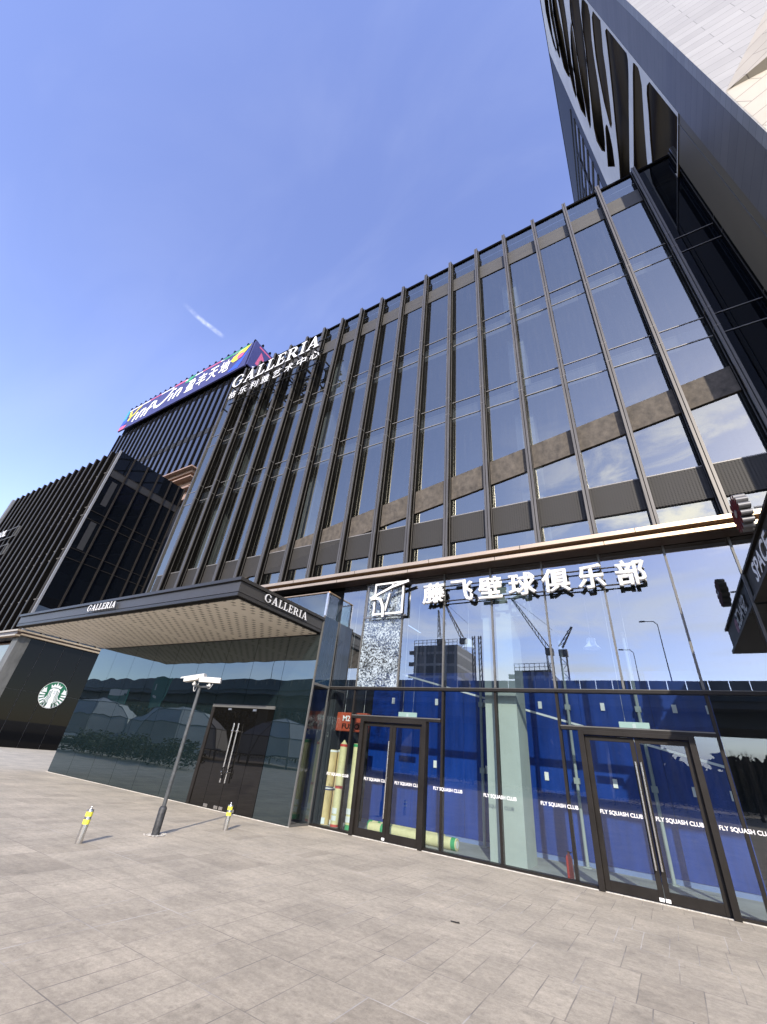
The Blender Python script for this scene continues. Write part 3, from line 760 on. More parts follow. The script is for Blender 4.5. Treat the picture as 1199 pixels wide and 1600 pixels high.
# ---- inside the shop
MB().box(-7.8, 6.4, YF + .13, 15.5, 0.004, 0.012).build('shop_floor', MT['intfloor'], B)
MB().box(-7.8, 6.4, YF + .21, 15.5, 6.25, 6.6).build('shop_ceiling', MT['ceil'], B)
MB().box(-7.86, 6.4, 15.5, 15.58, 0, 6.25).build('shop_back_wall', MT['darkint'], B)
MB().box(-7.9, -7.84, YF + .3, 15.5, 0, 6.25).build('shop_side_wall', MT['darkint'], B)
c = MB().box(-3.42, -2.69, 10.34, 11.14, 0.012, 6.24)
c.build('column', MT['plaster'], B)
MB().box(-3.5, -2.3, 10.45, 15.4, 5.0, 5.9).build('beam', MT['plaster'], B)
# squash court: blue wall, base rail, sloping out line, white fittings
CT = thing('squash_court', (-2.5, 12.2, 0), 'cobalt blue squash court wall standing behind the shop glass', 'squash court')
for k in range(6):
    a = -7.72 + k * 1.53
    MB().box(a + .003, min(a + 1.527, 1.1), 12.15, 12.21, .10, 3.98).build('panel', MT['blue'], CT)
MB().box(-7.72, 1.1, 12.13, 12.23, .012, .095).build('base_rail', MT['bluerail'], CT)
MB().prism([(-7.6, 4.128), (1.05, 2.055), (1.05, 2.105), (-7.6, 4.178)], FRONT(0, 12.147, 0), .01).build('out_line', MT['whiteflat'], CT)
ft = MB()
for k in range(6):
    for z in (1.59, 3.16):
        x = -6.96 + 1.47 * k
        ft.box(x - .045, x + .045, 12.12, 12.148, z - .085, z + .085)
for x, z in ((1.02, 1.59), (1.02, 3.16)):
    ft.box(x - .045, x + .045, 12.12, 12.148, z - .085, z + .085)
ft.build('fitting', MT['white'], CT)
MB().box(-7.72, 1.1, 12.3, 15.3, .012, 3.9).build('core', MT['darkint'], CT)
for x in (-4.1, -1.86, -.33):
    p = MB().rod((x, 12.0, .03), (x, 12.0, 4.9), .036, n=12).box(x - .08, x + .08, 11.92, 12.08, .012, .03)
    p.box(x - .06, x + .06, 11.96, 12.1, 1.5, 1.62).box(x - .06, x + .06, 11.96, 12.1, 3.05, 3.17)
    p.build('post', MT['paintsteel'], CT)
# mat rolls
def roll_up(x, y, h, r, m, label, bands, labels, cone=False):
    t = thing('mat_roll', (x, y, .012), label, 'mat roll', 'mat rolls standing inside the shop window')
    pr = [(r, 0), (r, h)]
    if cone: pr += [(r * .55, h + .05), (.01, h + .11)]
    else: pr += [(r * .96, h + .012), (r * .5, h + .02), (r * .2, h + .016)]
    MB().lathe((x, y, .012), pr, 24).build('roll', m, t, smooth=True)
    for z0, z1, bm in bands:
        MB().lathe((x, y, .012), [(r + .004, z0), (r + .004, z1)], 24).build('tape', bm, t, smooth=True)
    for z0, z1 in labels:
        lb = MB()
        for k in range(7):
            a0 = R(-135 + 13 * k); a1 = R(-135 + 13 * (k + 1)); q = r + .007
            lb.face([(x + q * math.cos(a0), y + q * math.sin(a0), z0), (x + q * math.cos(a1), y + q * math.sin(a1), z0), (x + q * math.cos(a1), y + q * math.sin(a1), z1), (x + q * math.cos(a0), y + q * math.sin(a0), z1)])
        lb.build('paper_label', MT['paper'], t)
roll_up(-7.86, 10.56, 1.64, .135, MT['kraft'], 'brown mat roll with navy bands, leftmost in the window corner', [(.76, .785, MT['paper']), (.73, .755, MT['navy']), (.79, .812, MT['navy']), (1.60, 1.645, MT['paper'])], [(.03, .16)])
roll_up(-7.64, 10.72, 1.66, .125, MT['kraft'], 'brown mat roll half hidden between its two neighbours', [(.78, .80, MT['paper']), (.74, .775, MT['navy']), (1.62, 1.665, MT['paper'])], [(.03, .12)])
roll_up(-7.49, 10.53, 1.80, .098, MT['straw'], 'straw coloured mat roll with red tape and pointed top', [(.80, .86, MT['rtape']), (1.75, 1.81, MT['rtape']), (.0, .05, MT['rtape'])], [(.14, .24), (.28, .40)], True)
roll_up(-7.04, 10.52, 1.83, .098, MT['straw'], 'straw mat roll with green tape top beside the left door', [(1.77, 1.835, MT['green']), (.0, .1, MT['green'])], [(.16, .28), (.32, .44)])
def roll_lay(x0, x1, y, z, r, tapes, label):
    t = thing('mat_roll', ((x0 + x1) / 2, y, .012), label, 'mat roll', 'mat rolls lying behind the left door')
    MB().rod((x0, y, z), (x1, y, z), r, n=24).build('roll', MT['straw'], t, smooth=True)
    for a, b in tapes:
        MB().rod((a, y, z), (b, y, z), r + .004, n=24, caps=True).build('tape', MT['green'], t, smooth=True)
    e = MB()
    for x in (x0 - .004, x1 + .004): e.rod((x - .003, y, z), (x + .003, y, z), r * .6, n=20)
    e.build('core_end', MT['paper'], t)
roll_lay(-6.55, -4.28, 10.72, .125, .112, ((-4.40, -4.30), (-6.20, -6.13), (-5.98, -5.94)), 'straw mat roll with green ends lying nearest the left door')
roll_lay(-6.72, -4.7, 10.97, .125, .112, ((-6.72, -6.62), (-6.45, -6.38)), 'straw mat roll lying behind the front one at the left door')
# red light box
t = thing('light_box_sign', (-7.3, 10.5, 2.1), 'small red light box sign hung inside above the standing mat rolls', 'sign')
MB().box(-7.78, -6.78, 10.42, 10.62, 2.13, 2.60).build('box', MT['red'], t, bevel=.02)
text('lettering', 'M2', FRONT(-7.56, 10.415, 2.38), .2, .004, MT['whiteflat'], t, bold=.02, height=.14)
text('lettering', 'FUSION', FRONT(-7.56, 10.415, 2.19), .2, .004, MT['groove'], t, bold=.02, height=.13, width=.74)
MB().rod((-7.6, 10.52, 2.6), (-7.6, 10.52, 6.25), .006, n=6).rod((-6.95, 10.52, 2.6), (-6.95, 10.52, 6.25), .006, n=6).build('hanger', MT['cablew'], t)
# hanging exit boards
for xc, lab in ((-5.62, 'pale hanging exit board above the left shop door'), (-.42, 'pale hanging exit board above the right shop door')):
    t = thing('exit_board', (xc, 10.6, 2.55), lab, 'exit sign', 'exit boards hung over the shop doors')
    MB().box(xc - .27, xc + .27, 10.59, 10.61, 2.545, 2.685).build('board', MT['pale'], t)
    MB().box(xc - .03, xc + .03, 10.585, 10.589, 2.575, 2.655).build('pictogram', MT['paper'], t)
    MB().rod((xc - .15, 10.6, 2.685), (xc - .15, 10.6, 6.25), .004, n=5).rod((xc + .15, 10.6, 2.685), (xc + .22, 10.6, 6.25), .004, n=5).build('wire', MT['cablew'], t)
# fire extinguisher
t = thing('fire_extinguisher', (-1.93, 10.42, .012), 'small red fire extinguisher on the floor beside the concrete column', 'extinguisher')
MB().lathe((-1.93, 10.42, .012), [(.05, 0), (.06, .01), (.06, .28), (.045, .33), (.018, .355), (.018, .38)], 20).build('cylinder', MT['fire'], t, smooth=True)
MB().box(-1.955, -1.905, 10.40, 10.44, .39, .41).rod((-1.93, 10.42, .37), (-1.86, 10.42, .41), .008, n=6).build('valve', MT['groove'], t)
# pendant lamps reflected in / hanging behind the upper shop glass
for x, y, lab in ((-4.02, 10.9, 'white pendant lamp behind the upper shop glass left of the concrete column'), (-1.02, 11.3, 'white pendant lamp behind the upper shop glass right of the column')):
    t = thing('pendant_lamp', (x, y, 4.6), lab, 'pendant lamp', 'white pendant lamps in the shop')
    MB().lathe((x, y, 4.35), [(.20, 0), (.11, .10), (.11, .22), (.04, .27)], 20).build('shade', MT['white'], t, smooth=True)
    MB().rod((x, y, 4.6), (x, y, 6.25), .006, n=6).build('cord', MT['cablew'], t)

# ================================================================== SQUASH CLUB SIGN
SG = thing('club_sign', (-3, YF - .22, 5.2), 'white raised characters and racket emblem of the squash club above the shop glass', 'sign')
YS = YF - .16
CELLS = [(-4.96, .68), (-4.12, .63), (-3.36, .64), (-2.57, .68), (-1.77, .66), (-.97, .60), (-.17, .60)]
for (x, w), cch in zip(CELLS, '藤飞壁球俱乐部'):
    text('letter', cch, FRONT(x, YS, 5.295), None, .09, MT['white'], SG, MT['signside'], bevel=.034, width=w, height=.61)
ra = MB()
for z in (5.38, 5.80):
    ra.box(-4.9, .40, YS + .02, YS + .045, z - .014, z + .014)
for x in (-4.39, -3.07, -1.755, -.45):
    for z in (5.38, 5.80): ra.box(x - .012, x + .012, YS + .045, YF - .036, z - .012, z + .012)
ra.build('rail', MT['frame'], SG)
# emblem: square frame with a racket stroke
EX, EZ = -6.56, 5.12
def em(pl, name='emblem_stroke', off=0.0):
    shape(name, pl, FRONT(EX, YS - off, EZ), .07, MT['white'], SG, MT['signside'])
em([[(0, 0), (1.0, 0), (1.0, .98), (0, .98)], [(.055, .055), (.945, .055), (.945, .925), (.055, .925)]], 'emblem_frame')
em([ribbon([(-.09, .50), (.25, .64), (.65, .80), (1.18, .93)], .055, .075)], off=.075)
em([ribbon([(-.05, .49), (.12, .50), (.27, .44), (.36, .26), (.39, .08), (.40, -.09)], .095, .07)], off=.078)
em([ribbon([(.42, .11), (.47, .38), (.53, .64)], .05)], off=.004)
em([ribbon([(.62, .90), (.56, .7)], .06)], off=.002)
MB().box(EX - .32, EX + 1.06, YS + .02, YS + .05, EZ - .04, EZ - .01).box(EX - .32, EX + 1.06, YS + .02, YS + .05, EZ + .95, EZ + .98).box(EX - .32, EX - .28, YS + .02, YS + .05, EZ - .01, EZ + .95).build('back_frame', MT['signside'], SG)

# ================================================================== ENTRANCE LOBBY (glass block) + CANOPY
LB = thing('glass_lobby', (-14, 9.3, 0), 'dark teal glass entrance block under the charcoal canopy', 'entrance')
YL = 9.3
XA, XB = -20.05, -7.9
seams = [XA, -18.62, -17.18, -15.80, -14.48, -13.08, -11.74, -10.44, -9.12, XB]
for a, b in zip(seams[:-1], seams[1:]):
    indoor = a > -11.8 and b < -9.0
    MB().box(a + .006, b - .006, YL - .005, YL + .005, 2.55 if indoor else .02, 4.49).build('glass_panel', MT['glass_lobby'], LB)
MB().box(XA + .01, XB - .02, YL + .02, YL + .06, .0, 4.49).build('backing', MT['groove'], LB)
# right return, one pane with a sloping look into the shop corner
MB().face([(XB, YL + .01, .05), (XB, YF - .06, .05), (XB, YF - .06, 3.14), (XB, YL + .01, 3.14)]).build('return_panel', MT['glass_shop'], LB)
MB().box(XB - .005, XB + .005, YL + .01, YF - .02, 3.20, 5.06).build('return_panel', MT['glass_ret'], LB)
MB().box(XB - .03, XB + .012, YL - .012, YL + .03, 0, 5.07).box(XB - .02, XB + .012, YF - .06, YF - .02, 0, 5.07).box(XB - .02, XB + .01, YL + .03, YF - .06, 0, .05).box(XB - .02, XB + .01, YL + .03, YF - .06, 3.14, 3.20).build('corner_post', MT['joint'], LB)
MB().box(XA, XB - .03, YL + .07, YF + .3, 4.5, 4.56).build('lobby_roof', MT['canopy_u'], LB)
MB().box(XA + .0, XA + .02, YL + .01, YF + .3, .0, 4.49).build('left_panel', MT['glass_black'], LB)
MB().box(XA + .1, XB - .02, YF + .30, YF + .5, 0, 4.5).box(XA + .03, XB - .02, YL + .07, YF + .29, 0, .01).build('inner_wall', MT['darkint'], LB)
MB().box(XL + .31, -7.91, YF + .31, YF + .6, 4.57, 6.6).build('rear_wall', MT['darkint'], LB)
# lobby door: two frameless leaves, patch fittings, long pulls
hd = MB().box(-11.74, -9.12, YL - .03, YL + .018, 2.47, 2.55)
hd.build('door_head', MT['joint'], LB)
MB().box(-11.74, -11.62, YL - .03, YL + .018, 0, 2.47).build('door_jamb', MT['frame'], LB)
for a, b, s in ((-11.61, -11.06, 2), (-11.05, -10.42, 0), (-10.41, -9.76, 1), (-9.75, -9.13, 2)):
    d = MB().box(a, b, YL - .008, YL + .004, .02, 2.46).build('door' if s < 2 else 'side_light', MT['glass_lobbydoor'], LB)
    if s < 2:
        hx = b - .09 if s == 0 else a + .09
        h = MB().rod((hx, YL - .085, .62), (hx, YL - .085, 2.06), .022, n=14)
        for z in (.86, 1.86): h.rod((hx, YL - .085, z), (hx, YL - .008, z), .016, n=10).rod((hx - .035, YL - .085, z), (hx + .035, YL - .085, z), .028, n=10)
        h.build('handle', MT['steel'], d, smooth=True)
        pf = MB()
        fx = b - .17 if s == 0 else a + .02
        pf.box(fx, fx + .15, YL - .02, YL - .009, .03, .10)
        pf.box(a + .04 if s == 0 else b - .2, a + .2 if s == 0 else b - .04, YL - .02, YL - .009, .03, .10)
        pf.box(a + .04 if s == 0 else b - .2, a + .18 if s == 0 else b - .06, YL - .02, YL - .009, 2.40, 2.45)
        pf.build('patch_fitting', MT['steel'], d)
# bicycle lock on the pulls
lk = MB()
pts = [(-10.51, YL - .10, .93), (-10.44, YL - .16, .84), (-10.37, YL - .17, .80), (-10.31, YL - .14, .86), (-10.32, YL - .10, .95), (-10.40, YL - .12, .99), (-10.48, YL - .14, .95)]
for p, q in zip(pts, pts[1:] + pts[:1]): lk.rod(p, q, .014, n=8)
lk.box(-10.42, -10.36, YL - .19, YL - .145, .72, .80)
tag(lk.build('chain_lock', MT['groove']), 'black chain lock wound round the pulls of the lobby door', 'lock')

CN = thing('canopy', (-14, 7.7, 4.5), 'flat charcoal canopy with cream perforated underside over the lobby door', 'canopy')
XC0, XC1, YC0, YC1 = -20.06, -7.92, 6.06, YL - .012
MB().box(XC0, XC1, YC0, YC1, 4.64, 4.90).build('fascia', MT['canopy_metal_p'], CN)
MB().box(XC0 - .05, XC1 + .05, YC0 - .06, YC1, 4.906, 4.985).build('top_plate', MT['canopy'], CN)
MB().box(XC0 + .04, XC1 - .04, YC0 + .05, YC1, 4.88, 4.91).build('shadow_gap', MT['groove'], CN)
MB().box(XC0 + .02, XC1 - .02, YC0 + .03, YC1, 4.625, 4.645).build('shadow_gap', MT['groove'], CN)
MB().box(XC0, XC1, YC0 + .004, YC1, 4.545, 4.625).build('lower_fascia', MT['canopy'], CN)
MB().box(XC0 + .06, XC1 - .06, YC0 + .07, YC1, 4.53, 4.547).build('shadow_gap', MT['groove'], CN)
MB().box(XC0 + .22, XC1 - .16, YC0 + .20, YC1 - .01, 4.512, 4.531).build('soffit', MT['soffit'], CN)
serif_word('GALLERIA', FRONT(-14.84, YC0 - .05, 4.675), .20, 1.62, .03, CN, MT['white'], MT['signside'])
serif_word('GALLERIA', RIGHTF(XC1 + .02, 6.86, 4.675), .20, 1.66, .03, CN, MT['white'], MT['signside'])
# balustrade on the lobby roof
BL = thing('glass_balustrade', (-9.5, 9.42, 4.56), 'glass balustrade with steel handrail on the lobby roof', 'railing')
for a, b in ((-13.4, -12.0), (-11.99, -10.6), (-10.59, -9.2), (-9.19, -7.98)):
    MB().box(a, b, 9.40, 9.412, 4.6, 5.80).build('pane', MT['glass_rail'], BL)
MB().box(-7.975, -7.965, 9.42, YF - .05, 4.6, 5.80).build('pane', MT['glass_rail'], BL)
MB().rod((-13.5, 9.405, 5.84), (-7.96, 9.405, 5.84), .026, n=10).rod((-7.96, 9.405, 5.84), (-7.96, YF - .07, 5.84), .026, n=10).build('handrail', MT['gold'], BL)
MB().box(-8.02, -7.95, 9.385, 9.43, 4.57, 5.82).build('post', MT['steel'], BL)

# ================================================================== ROOF SIGN "GALLERIA" with Chinese line
GS = thing('facade_sign', (-14, 9.2, 18.6), 'white serif letters over a line of Chinese characters on the upper left facade', 'sign')
YG = 9.12
serif_word('GALLERIA', FRONT(-17.72, YG, 19.28), .98, 6.62, .12, GS, MT['white'], MT['signside'])
for i, cch in enumerate('格乐利雅艺术中心'):
    text('letter', cch, FRONT(-17.62 + .87 * i, YG, 18.33), None, .10, MT['white'], GS, MT['signside'], width=.60, height=.60)
fm = MB()
for z in (18.24, 19.02, 19.2, 20.1):
    fm.box(-17.75, -10.95, YG + .13, YG + .17, z - .03, z + .03)
for k in range(6):
    x = FX[0] - PITCH * (16 + 0) + PITCH * 1 * k - .0
    x = FX[13] - PITCH * (5 - k) + 0
    for z in (18.24, 20.1): fm.box(x - .03, x + .03, YG + .17, YF - .385, z - .03, z + .03)
    fm.box(x - .025, x + .025, YG + .171, YG + .21, 18.0, 20.2)
fm.build('frame', MT['groove'], GS)

# ================================================================== SHOP CANOPY SIGN at the right edge
SC = thing('shop_canopy', (3, 8, 4.75), 'black shop awning box lettered SPACE at the right edge of the picture', 'awning')
SX, SY0, SY1, SZ0, SZ1 = 2.06, 6.05, YF - .06, 4.78, 5.41
MB().box(SX + .02, 6.2, SY0 + .03, SY1, SZ0 + .07, SZ1 - .05).build('body', MT['louvre'], SC)
MB().box(SX - .035, 6.2, SY0 - .03, SY1, SZ1 - .05, SZ1).build('top_rim', MT['frame'], SC)
MB().box(SX - .035, 6.2, SY0 - .03, SY1, SZ0, SZ0 + .07).build('bottom_rim', MT['frame'], SC)
text('lettering', 'SPACE', LEFTF(SX + .019, 9.30, 4.90), None, .03, MT['white'], SC, MT['signside'], bold=.02, width=1.45, height=.36)
def petals(r0, r1, k, w):
    res = []
    for i in range(k):
        a = 2 * math.pi * i / k; ca, sa = math.cos(a), math.sin(a)
        prof = [(r0, -w * .35), (r1 * .75, -w), (r1 * .95, -w * .8), (r1, -w * .3), (r1, w * .3), (r1 * .95, w * .8), (r1 * .75, w), (r0, w * .35)]
        res.append([(x * ca - y * sa, x * sa + y * ca) for x, y in prof])
    return res
for pl in petals(.05, .17, 12, .035):
    shape('petal_print', [pl], LEFTF(SX + .019, 7.52, 5.08), .006, MT['pink'], SC)
FL = thing('flower_emblem', (2.05, 8.1, 5.7), 'maroon flower shaped light box standing above the black shop awning', 'sign')
for pl in petals(.06, .33, 14, .050):
    shape('petal', [pl], LEFTF(2.02, 8.08, 5.72), .16, MT['maroon'], FL, MT['signside'])
shape('flower_centre', [arc(0, 0, .07, .07, 0, 345, 16)], LEFTF(1.87, 8.08, 5.72), .02, MT['signside'], FL)
MB().rod((2.1, 8.0, 5.75), (3.4, 8.0, 5.75), .02, n=8).rod((2.1, 8.2, 5.40), (2.2, 8.2, 5.6), .02, n=8).rod((2.1, 8.0, 5.41), (2.15, 8.0, 5.5), .02, n=8).build('bracket', MT['signside'], FL)

# ================================================================== RIGHT TOWER
TW = thing('lattice_tower', (14, 20, 0), 'tall tower with pale stone front and leaf shaped openings on its shaded side', 'building')
TX, TY, TZ = 4.5, 6.44, 76.0
core = MB()
core.box(TX + 0.9, 26, 8.2, 60, 20.62, TZ - .5)
core.box(TX + .28, 26, TY + .32, 9.35, 0, 20.6)
core.build('core_wall', MT['niche'], TW)
# front: stone above a slanting fold, cream facets to the right of it
MB().box(TX, 7.6, TY, TY + .3, 0, TZ).build('stone_front', MT['tower_white'], TW)
# the fold runs from (4.55, z16.5) up to (6.3, z19.8): faceted skin proud of the stone
fc = MB()
def q(x, y, z): return (x, y, z)
A0, A1, A2 = q(TX + .03, TY - .004, 16.55), q(6.31, TY - .004, 19.82), q(16.0, TY - .004, 38)
A3, A4 = q(16, TY - .004, 12.5), q(5.36, TY - .22, 16.65)
fc.face([A0, A4, A1]); fc.face([A4, q(16, TY - .5, 26), A2, A1]); fc.face([A4, q(16, TY - .1, 15.8), q(16, TY - .5, 26)])
fc.face([A0, q(16, TY - .1, 13.5), q(16, TY - .1, 15.8), A4]); fc.face([q(TX + .02, TY - .004, 10), q(16, TY - .004, 6), q(16, TY - .1, 13.5), A0])
fc.build('faceted_front', MT['tower_cream'], TW)
MB().box(TX - .0, TX + .25, TY + .305, 8.05, 0, TZ).build('corner_band', MT['tband_p'], TW)
MB().box(TX + .03, TX + .27, 8.06, 9.6, 0, 20.6).build('lower_cladding', MT['hidden_dark'], TW)
MB().box(TX + .015, TX + .03, 8.37, 8.39, 0, 20.6).build('cladding_seam', MT['joint'], TW)
# lattice screen with leaf shaped openings (y, z) traced on the side wall
K = 4.796
CAMR = [Vector(r) for r in cr]; F = 637.61
def on_side(px, py, X=TX):
    d = CAMR[0] * (px - 599.5) + CAMR[1] * (py - 800) + CAMR[2] * F
    t = X / d.x
    return (-(d.y * t), 1.55 + d.z * t)          # (u,v) of a LEFTF frame
holes_px = [
 [(885,575),(868,640),(866,700),(880,850),(892,1050),(905,1199),(912,1300),(1092,1300),(1097,1000),(1100,870),(1080,800),(1050,755),(990,680),(930,605),(897,578)],
 [(775,440),(764,470),(762,560),(765,800),(769,1199),(770,1330),(885,1330),(868,1190),(850,960),(830,640),(812,540),(800,480),(788,448)],
 [(565,185),(555,230),(568,330),(585,480),(608,700),(632,950),(658,1199),(670,1380),(745,1380),(738,1199),(733,800),(731,560),(726,450),(715,385),(690,325),(640,265),(590,205),(574,187)],
 [(460,56),(455,130),(466,260),(482,410),(502,540),(545,760),(590,940),(601,962),(607,930),(590,760),(560,520),(540,390),(528,240),(518,140),(500,97),(470,60)],
 [(562,930),(556,960),(562,1060),(576,1250),(630,1250),(612,1110),(590,1000),(575,945)],
 [(388,-60),(378,0),(376,100),(395,290),(420,500),(448,760),(470,960),(492,1060),(530,1130),(556,1140),(556,1080),(548,990),(525,800),(500,610),(472,430),(455,300),(442,110),(424,20),(410,-60)],
 [(285,-60),(290,60),(300,150),(330,330),(355,480),(380,640),(402,770),(425,900),(443,965),(449,940),(440,760),(424,560),(408,380),(390,240),(370,100),(352,-60)],
 [(298,165),(294,240),(298,360),(320,560),(342,720),(372,820),(405,875),(412,880),(405,800),(385,680),(356,500),(330,320),(312,200)],
 [(190,-60),(220,100),(255,330),(290,560),(318,680),(337,738),(341,700),(325,560),(304,470),(285,300),(270,170),(236,-60)],
 [(150,-60),(170,130),(192,260),(222,410),(246,510),(275,570),(291,582),(288,540),(262,390),(238,240),(215,130),(180,-60)],
 [(122,-60),(138,90),(162,260),(190,370),(214,440),(220,425),(205,320),(180,180),(160,60),(146,-60)],
 [(92,-60),(110,90),(135,210),(165,330),(188,392),(192,355),(172,250),(145,110),(126,-60)],
]
outer = [(-8.06, 20.62), (-17.85, 20.62), (-17.85, 75.2), (-8.06, 75.2)][::-1]
sp_l = [outer]
def inside(u, v): return min(max(u, -17.55), -8.2), min(max(v, 20.7), 74.5)
for hpx in holes_px:
    pl = [inside(*on_side(830 + x / K, y / K)) for x, y in hpx]
    cl = []
    for p in pl:
        if not cl or (abs(p[0] - cl[-1][0]) + abs(p[1] - cl[-1][1])) > .03: cl.append(p)
    sp_l.append(cl)
shape('lattice_screen', sp_l, frame((TX + .07, 0, 0), (0, -1, 0), (0, 0, 1)), .07, MT['lattice'], TW, MT['niche'])
# part of the side further back: dark cladding, a strip of blue glass with slanted bars
MB().box(TX + .05, TX + .25, 18.0, 60, 18, TZ).build('rear_cladding', MT['louvre'], TW)
MB().box(TX + .02, TX + .05, 19.2, 33, 22, 57).build('glass_panel', MT['glass_blue'], TW)
db = MB()
for k in range(16):
    z0 = 20 + k * 2.6
    db.prism([(-19.0, z0), (-33, z0 + 9), (-33, z0 + 9.35), (-19.0, z0 + .35)], frame((TX + .02, 0, 0), (0, -1, 0), (0, 0, 1)), .08)
for y in (22.5, 26, 29.5): db.box(TX - .08, TX + .01, y, y + .2, 20, 58)
db.build('slanted_bar', MT['louvre'], TW)
MB().box(TX, 26, TY, 60, TZ, TZ + .4).build('roof', MT['louvre'], TW)

# ================================================================== LEFT BUILDING
LX, LY, LZ = -35.7, 11.2, 22.5
L = thing('fin_clad_building', (-46, LY, 0), 'black building with close set vertical fins and bronze band, at the left edge', 'building')
MB().box(-57.0, LX - .05, LY + .08, 17.6, 6.9, LZ - .05).build('wall', MT['glass_black'], L)
MB().box(-57.0, LX - .4, LY + .6, 17.6, 0, 6.9).build('ground_floor', MT['louvre'], L)
nf = 17
for k in range(nf):
    x = LX - 2.28 - 1.285 * k + 1.285
    f = MB().box(x - .045, x + .045, LY - .30, LY - .24, 6.75, LZ, 0).box(x - .09, x + .09, LY - .24, LY + .08, 6.75, LZ - .003, 1)
    f.box(x + .56, x + .61, LY - .06, LY + .08, 6.75, LZ - .1, 0)
    f.build('fin', [MT['fin'], MT['fin_side']], L)
MB().box(-57.4, -57.0, LY - .3, 17.6, 0, LZ).build('end_wall', MT['palemetal'], L)
jb = MB()
for z in (20.25, 16.77, 16.02, 13.0, 12.2, 9.0):
    jb.box(-57, LX - .3, LY - .02, LY + .07, z - .03, z + .03)
jb.build('transom', MT['transom'], L)
MB().box(LX - .12, LX + .03, LY - .02, LY + .12, 6.75, LZ).build('corner_post', MT['palemetal'], L)
MB().box(LX - .05, LX, LY + .13, 17.7, 6.75, LZ - .02).build('side_glass', MT['glass_black'], L)
sm = MB()
for y in (12.54, 13.81, 14.98, 16.24, 17.14, 17.72):
    sm.box(LX + .001, LX + .12, y - .05, y + .05, 6.75, LZ)
sm.build('side_mullion', MT['frame'], L)
st = MB()
for z in (20.5, 19.85, 16.42, 15.7, 13.08, 12.3): st.box(LX + .001, LX + .04, LY + .13, 17.7, z - .02, z + .02)
st.build('transom', MT['frame'], L)
MB().box(LX + .001, LX + .02, LY + .2, 17.7, 19.87, 20.48).build('spandrel', MT['louvre'], L)
for z0, z1 in ((17.2, 19.5), (13.2, 15.6)): MB().box(LX + .002, LX + .012, 11.75, 12.2, z0, z1).build('blind', MT['louvre'], L)
# ground storey: grey stone pier and black panels facing the gap
MB().box(LX - .9, LX - .01, LY + .05, 11.95, 0, 6.4).build('stone_pier', MT['greystone'], L)
for a, b in ((11.97, 12.88), (12.9, 14.16), (14.18, 15.44), (15.46, 17.6)):
    MB().box(LX - .06, LX - .03, a, b - .015, 0, 3.24).box(LX - .06, LX - .03, a, b - .015, 3.26, 6.4).build('black_panel', MT['blackpanel'], L)
MB().box(LX - .2, LX - .07, 11.97, 17.6, 0, 6.5).build('panel_backing', MT['transom'], L)
MB().box(-57, LX - .92, LY + .5, LY + .55, .05, 6.3).build('shop_window', MT['glass_blue'], L)
cb = MB()
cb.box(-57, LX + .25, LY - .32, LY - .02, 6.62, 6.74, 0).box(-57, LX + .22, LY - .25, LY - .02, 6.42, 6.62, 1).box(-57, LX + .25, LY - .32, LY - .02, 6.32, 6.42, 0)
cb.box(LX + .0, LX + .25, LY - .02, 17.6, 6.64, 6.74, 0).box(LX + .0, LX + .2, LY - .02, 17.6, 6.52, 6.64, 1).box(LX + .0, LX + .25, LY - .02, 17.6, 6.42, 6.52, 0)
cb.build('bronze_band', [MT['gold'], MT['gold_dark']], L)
bk = MB()
for y in (11.3, 12.42, 13.7, 14.9, 16.18): bk.box(LX + .08, LX + .24, y - .07, y + .07, 6.745, 6.9)
bk.build('bracket', MT['joint'], L)
# coffee logo
LO = thing('round_logo_sign', (LX + .03, 14.77, 3.25), 'round green and white logo disc on the black wall at left', 'sign')
RF = RIGHTF(LX + .0, 14.77, 3.25)
RAD = .84
def disc(r): return arc(0, 0, r, r, 0, 352.5, 47)
shape('disc', [disc(RAD)], RF, .05, MT['white'], LO, MT['signside'])
RF2 = RIGHTF(LX + .051, 14.77, 3.25)
shape('field', [disc(RAD * .975)], RF2, .006, MT['logo_green'], LO)
RF3 = RIGHTF(LX + .058, 14.77, 3.25)
def lg(pls, off=0.0, m=None): shape('logo_figure', pls, RIGHTF(LX + .058 + off, 14.77, 3.25), .006, m or MT['whiteflat'], LO)
def clipr(p, r=RAD * .965):
    k = math.hypot(*p); return p if k <= r else (p[0] * r / k, p[1] * r / k)
lg([[(-.30, .42), (-.36, .62), (-.22, .54), (-.16, .70), (-.08, .57), (0, .80), (.08, .57), (.16, .70), (.22, .54), (.36, .62), (.30, .42), (.14, .46), (0, .48), (-.14, .46)]])
hair = [(-.16, .42), (-.30, .32), (-.36, .12), (-.34, -.08), (-.44, -.28), (-.40, -.50), (-.44, -.70), (-.22, -.80), (0, -.81), (.22, -.80), (.44, -.70), (.40, -.50), (.44, -.28), (.34, -.08), (.36, .12), (.30, .32), (.16, .42)]
lg([[clipr(p) for p in hair]])
for s in (-1, 1):
    for k in range(3):
        o_ = .13 + .085 * k
        lg([ribbon([(s * (o_ + .02), .30 - .06 * k), (s * (o_ + .05), .08), (s * (o_ + .0), -.12), (s * (o_ + .07), -.34), (s * (o_ + .02), -.54), (s * (o_ + .05), -.70)], .028)], .007, MT['logo_green'])
    for k in range(6):
        a0 = R(8 - 15 * k); c0, s0 = math.cos(a0), math.sin(a0)
        lg([[(s * (.50 * c0), .50 * s0 - .04), clipr((s * .83 * c0, .83 * s0 - .05)), clipr((s * .83 * math.cos(a0 - .15), .83 * math.sin(a0 - .15) - .05)), (s * .50 * math.cos(a0 - .14), .50 * math.sin(a0 - .14) - .04)][::s]])
    lg([[clipr(p) for p in [(s * .46, .12), (s * .80, .10), (s * .72, .26), (s * .78, .40), (s * .64, .34), (s * .56, .44), (s * .52, .26)][::s]]])
